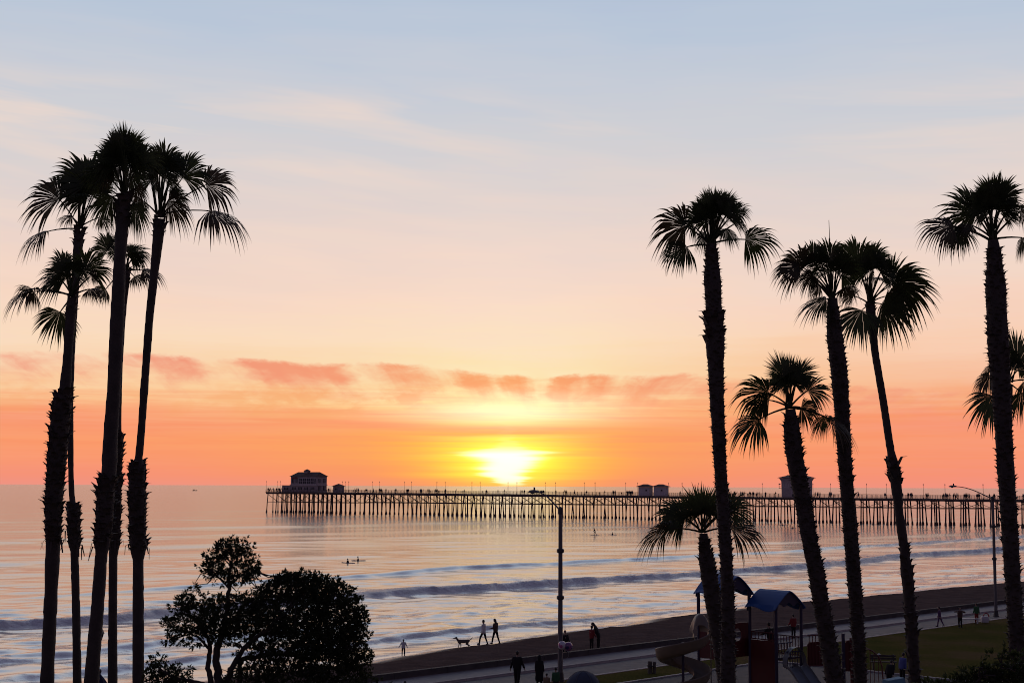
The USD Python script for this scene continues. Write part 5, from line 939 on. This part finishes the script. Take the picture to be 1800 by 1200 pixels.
# a skiff far out
p = ground(342, 862.2, 0); t = thing('fishing_boat', 'tiny boat far out near the horizon on the left', 'boat', (p[0], p[1], 0), rd(15)); b = MB(); v = []
for x, w, zk, zg in ((-4.5, 1.1, -.4, .9), (-2, 1.35, -.5, .9), (1.5, 1.2, -.5, 1.1), (4, .5, -.2, 1.4), (5, .03, .4, 1.6)): v += [(x, -w, zg), (x, -w * .6, zk), (x, w * .6, zk), (x, w, zg)]
f = [(i * 4 + j, i * 4 + j + 1, (i + 1) * 4 + j + 1, (i + 1) * 4 + j) for i in range(4) for j in range(3)] + [(i * 4 + 3, i * 4, (i + 1) * 4, (i + 1) * 4 + 3) for i in range(4)] + [(0, 3, 2, 1)]
obj('hull', MB().add(v, f).out(), darkm, t); obj('cabin', MB().box((-1.2, 0, 1.7), (2.2, 1.5, 1.7)).box((-1.2, 0, 2.6), (2.7, 1.8, .12)).out(), darkm, t); obj('mast', MB().bar((-1.2, 0, 2.6), (-1.2, 0, 4.4), .12).out(), darkm, t)

# ------------------------------------------------------------------ the playground
PD = 72.0; K_ = PD / FPX; GZ = 1.0
bluep = plain('play_roof_blue', (.013, .070, .24), .45, .12, 1.5); purp = plain('play_post_purple', (.030, .024, .055), .5, .1, 2); redp = plain('play_panel_red', (.095, .011, .010), .5, .15, 2); tanp = plain('play_slide_tan', (.17, .132, .09), .45, .1, 1.5); greyp = plain('play_slide_grey', (.15, .165, .165), .4, .1, 1.5); deckp = plain('play_deck', (.05, .03, .03), .7, .2, 3)
EW, EL = np.array([.77, .64, 0]), np.array([.64, -.77, 0])             # along the gables, along the ridges (towards the camera)
g0 = at(1364, 1100, PD); g0[2] = GZ
pg = thing('playground', 'play structure with two blue arched roofs, red panels and a tan spiral slide', 'playground', g0)
def zpx(x, y, D=PD): return at(x, y, D)[2] - GZ
def T(o, a, l, z): return o + EW * a - EL * l + UPV * z
def pin(b): return b.out()
W_, Ld = 1.95, 1.7
oB = np.zeros(3); oA = at(1272, 1100, PD + .6); oA = np.array([oA[0] - g0[0], oA[1] - g0[1], 0])
def tower(o, eave, apex, deck, lab):
    posts = [(0, 0), (W_, 0), (W_, Ld), (0, Ld)]
    for a, l in posts: obj('post', MB().tube([T(o, a, l, -.1), T(o, a, l, eave + .12)], .085, 10).out(), purp, pg)
    d = MB(); q = [T(o, a, l, z) for z in (deck - .09, deck) for a, l in posts]; d.add(q, [(3, 2, 1, 0), (4, 5, 6, 7), (0, 1, 5, 4), (1, 2, 6, 5), (2, 3, 7, 6), (3, 0, 4, 7)]); obj('deck', d.out(), deckp, pg)
    # vaulted roof: two curved slopes with a scalloped hem, an arched panel closing each gable
    n = 13; x = np.linspace(-.22, W_ + .22, n); hh = apex - eave; prof = eave + hh * (1 - np.abs((x - W_ / 2) / (W_ / 2 + .22)) ** 1.35)
    r = MB(); ls = np.linspace(-.14, Ld + .14, 11); v = []
    for i, (xi, zi) in enumerate(zip(x, prof)):
        for l in ls:
            hem = -.10 * math.sin((l + .14) / (Ld + .28) * math.pi * 2) if i in (0, n - 1) else 0
            v.append(T(o, xi, l, zi + hem))
    top = np.array(v); m = len(ls); f = grid_faces(n, m); th_ = np.array([0, 0, -.05]); r.add(top, f); r.add(top + th_, f[:, ::-1])
    per = [i * m for i in range(n)] + [(n - 1) * m + j for j in range(1, m)] + [i * m + m - 1 for i in range(n - 2, -1, -1)] + list(range(m - 2, 0, -1))
    pt = top[per]; r.add(np.vstack([pt, pt + th_]), [(i, (i + 1) % len(per), len(per) + (i + 1) % len(per), len(per) + i) for i in range(len(per))])
    rf = obj('roof', r.out(), bluep, pg, label=lab)
    for l in (-.05, Ld + .05):
        g = MB(); xs = np.linspace(-.10, W_ + .10, 17); u = (xs - W_ / 2) / (W_ / 2 + .10); zt_ = np.interp(xs, x, prof) - .055; zb = np.where(np.abs(u) > .86, eave - .18, eave + .18 + .10 * np.cos(u * math.pi * 3) - .18 * np.clip(np.abs(u) - .45, 0, 1)); zb = np.minimum(zb, zt_ - .02); v = []
        for dl in (0, .05): v += [T(o, a, l + dl, z) for a, z in zip(xs, zt_)] + [T(o, a, l + dl, z) for a, z in zip(xs, zb)]
        k = 17; f = [(i, i + 1, k + i + 1, k + i) for i in range(k - 1)] + [(2 * k + k + i, 2 * k + k + i + 1, 2 * k + i + 1, 2 * k + i) for i in range(k - 1)] + [(k + i, k + i + 1, 3 * k + i + 1, 3 * k + i) for i in range(k - 1)]
        obj('gable_panel', g.add(v, f).out(), purp, rf)
zB_e, zB_a, zB_d = zpx(1364, 1070), zpx(1362, 1039), 2.0
zA_e, zA_a, zA_d = zpx(1275, 1047), zpx(1275, 1014), 2.75
tower(oB, zB_e, zB_a, zB_d, 'lower blue roof on the right'); tower(oA, zA_e, zA_a, zA_d, 'higher blue roof behind the palm trunks')
def panel(a, b, z0, z1, mat=redp, name='panel', th=.06, hole=None, label=None):
    """An upright board between the plan points a and b, with a round hole if asked for."""
    a, b = np.asarray(a, float), np.asarray(b, float); ln = np.linalg.norm((b - a)[:2]); e = (b - a) / ln; nn = np.array([-e[1], e[0], 0])
    po = Polygon([(0, z0), (ln, z0), (ln, z1 - .12), (ln - .12, z1), (.12, z1), (0, z1 - .12)])
    if hole: po = po.difference(__import__('shapely.geometry', fromlist=['Point']).Point(hole[0], hole[1]).buffer(hole[2], 12))
    m = trimesh.creation.extrude_polygon(po, th, engine='earcut'); v = m.vertices; m.vertices = np.array([a[0], a[1], 0]) + v[:, :1] * e + v[:, 1:2] * UPV + (v[:, 2:3] - th / 2) * nn
    return obj(name, m, mat, pg, label=label)
def bars(a, b, z0, z1, n, mat, name='railing', r=.022):
    a, b = np.asarray(a, float), np.asarray(b, float); q = obj(name, MB().tube([a + UPV * z1, b + UPV * z1], r * 1.4, 8).tube([a + UPV * z0, b + UPV * z0], r * 1.4, 8).out(), mat, pg)
    for i in range(n): p = a + (b - a) * (i + .5) / n; obj('bar', MB().tube([p + UPV * z0, p + UPV * z1], r, 6).out(), mat, q)
PX_ = lambda px, D=PD: np.array([(px - 900) / FPX * D - g0[0], D - g0[1], 0])
panel(T(oA, 0, Ld, 0), T(oA, 0, 0, 0), zA_d - .9, zA_d + .95, hole=(.85, zA_d + .35, .3))
panel(T(oA, 0, 0, 0), T(oA, W_, 0, 0), zA_d - .8, zA_d + .9, hole=(1.0, zA_d + .3, .33))
panel(T(oB, 0, Ld, 0), T(oB, 0, 0, 0), zB_d - 1.35, zB_d + .85)
panel(T(oA, W_, 0, 0) + [0, -.05, 0], T(oB, 0, Ld, 0), 1.2, 2.9)
bars(T(oB, 0, Ld, 0) + UPV * 0 + EW * .0, T(oB, 0, .1, 0), zB_d + .90, zB_d + 1.25, 7, redp)
bars(T(oB, .1, 0, 0), T(oB, W_ - .75, 0, 0), zB_d + .02, zB_d + .75, 5, purp)
bars(T(oB, W_, .1, 0), T(oB, W_, Ld - .1, 0), zB_d + .05, zB_d + .95, 8, redp)
sl = PX_(1413, PD + .6); sr = PX_(1446, PD + .9); panel(sl, sr, zpx(1425, 1172), zpx(1425, 1130), name='panel')
bars(sl - UPV * 0 + [0, -.08, 0], sr + [0, -.08, 0], zpx(1425, 1172), zpx(1425, 1118), 6, redp)
bars(PX_(1376, PD - .5), PX_(1402, PD - .2), zpx(1390, 1172), zpx(1390, 1143), 6, purp)
for px, y0, mt in ((1475, 1112, purp), (1489, 1120, redp), (1452, 1128, redp)): obj('post', MB().tube([PX_(px, PD + 1.2) - UPV * .1, PX_(px, PD + 1.2) + UPV * zpx(px, y0, PD + 1.2)], .09, 10).out(), mt, pg)
panel(PX_(1477, PD + 1.3), PX_(1500, PD + 1.3), zpx(1490, 1185), zpx(1490, 1130))
# arched climber at the right
for d in (0.0, .55):
    q = [PX_(x, PD + .8 + d) + UPV * zpx(x, y, PD + .8 + d) for x, y in ((1500, 1136), (1514, 1138), (1526, 1144), (1536, 1153), (1541, 1170), (1543, 1200), (1543, 1240))]; obj('climber_rail', MB().tube(q, .035, 8).out(), redp, pg)
for x, y in ((1507, 1137), (1514, 1138), (1521, 1141), (1528, 1146), (1535, 1152)): obj('rung', MB().tube([PX_(x, PD + .8) + UPV * zpx(x, y, PD + .8), PX_(x, PD + 1.35) + UPV * zpx(x, y, PD + 1.35)], .022, 6).tube([PX_(x, PD + .8) + UPV * zpx(x, y, PD + .8), PX_(x, PD + .8) + UPV * .3], .018, 6).out(), redp, pg)
# straight double slide, towards the camera
def trough(pts, side, prof, th=.03):
    v = []; P_ = np.asarray(pts, float)
    for p in P_: v += [p + side * x + UPV * z for x, z in prof] + [p + side * x * 1.04 + UPV * (z - th) for x, z in prof]
    n, k = len(P_), len(prof); f = []
    for i in range(n - 1):
        for j in range(k - 1):
            f += [(i * 2 * k + j, i * 2 * k + j + 1, (i + 1) * 2 * k + j + 1, (i + 1) * 2 * k + j), ((i + 1) * 2 * k + k + j, (i + 1) * 2 * k + k + j + 1, i * 2 * k + k + j + 1, i * 2 * k + k + j)]
        for j in (0, k - 1): f.append((i * 2 * k + j, (i + 1) * 2 * k + j, (i + 1) * 2 * k + k + j, i * 2 * k + k + j))
    return v, f
t0 = PX_(1394, PD - .4) + UPV * zpx(1394, 1170); dirn = np.array([.45, -.89, 0]); sd = np.array([.89, .45, 0]); q = [t0 + dirn * x - UPV * z for x, z in ((-.3, -.02), (0, 0), (.4, .25), (1.0, .75), (1.6, 1.2), (2.1, 1.42), (2.6, 1.48))]
for o in (-.32, .32):
    v, f = trough([p + sd * o for p in q], sd, [(-.30, .16), (-.28, .02), (-.16, -.04), (0, -.055), (.16, -.04), (.28, .02), (.30, .16)]); obj('slide', MB().add(v, f).out(), greyp, pg, smooth=40)
m = MB(); n = 9; v = []
for x in (-.35, .02): v += [t0 + sd * (math.cos(a) * .62) + dirn * x + UPV * (.12 + .85 * math.sin(a)) for a in np.linspace(0, math.pi, n)]
obj('slide_hood', m.add(v, grid_faces(2, n)).out(), greyp, pg, smooth=40)
# spiral slide
sc = at(1200, 1100, PD - .3); sc = np.array([sc[0] - g0[0], sc[1] - g0[1], 0]); Rr = .92; zs0 = zpx(1235, 1120); v = []; prof = [(-.36, .30), (-.37, .08), (-.26, -.06), (0, -.12), (.24, -.06), (.37, .12), (.43, .50)]; n = 56; f = []; k = len(prof)
for i in range(n):
    a = -i / (n - 1) * 3.35 * math.pi + .25; z = zs0 - (i / (n - 1)) * 3.35 * .93; e = np.array([math.cos(a), math.sin(a), 0])
    v += [sc + e * (Rr + x) + UPV * (z + y) for x, y in prof] + [sc + e * (Rr + x * 1.07) + UPV * (z + y - .035) for x, y in prof]
for i in range(n - 1):
    for j in range(k - 1): f += [(i * 2 * k + j, (i + 1) * 2 * k + j, (i + 1) * 2 * k + j + 1, i * 2 * k + j + 1), (i * 2 * k + k + j + 1, (i + 1) * 2 * k + k + j + 1, (i + 1) * 2 * k + k + j, i * 2 * k + k + j)]
    for j in (0, k - 1): f.append((i * 2 * k + j, i * 2 * k + k + j, (i + 1) * 2 * k + k + j, (i + 1) * 2 * k + j))
sp = obj('spiral_slide', MB().add(v, f).out(), tanp, pg, smooth=40)
m = MB(); v = []; nn_ = 10
for i in range(8):
    a = .25 + .5 - i * .16; e = np.array([math.cos(a), math.sin(a), 0]); z = zs0 + .15; s_ = 1 - .55 * (abs(i - 3.5) / 3.5) ** 3
    for ph in np.linspace(-.1, math.pi + .1, nn_): v.append(sc + e * (Rr + .42 * math.cos(ph)) + UPV * (z + .1 + .95 * s_ * math.sin(max(0, min(math.pi, ph))) ** .8))
obj('slide_hood', m.add(v, grid_faces(8, nn_)).out(), tanp, sp, smooth=50)
obj('slide_post', MB().tube([sc - UPV * .1, sc + UPV * (zs0 - .2)], .07, 10).out(), purp, pg)
obj('climbing_pole', MB().tube([PX_(1246, PD - .2) + UPV * .4, PX_(1246, PD - .2) + UPV * zpx(1246, 1092)], .03, 8).out(), tanp, pg)

def on_deck(o, a, l, z): p = g0 + o + EW * a - EL * l; return np.array([p[0], p[1], GZ + z])
p = on_deck(oB, .25, .55, zB_d); person('adult in dark clothes standing on the play tower under the lower blue roof', p, 30, black, black, z=p[2], h=1.70, lean=10, arms=((45, 15, 40), (30, 15, 40)))
p = foot(1395, 1121, 1); person('person in a dark red top behind the play tower, on the path side', p, 20, red, black, h=1.62, bulk=1.15, arms=((10, 14, 30), (10, 14, 30)))
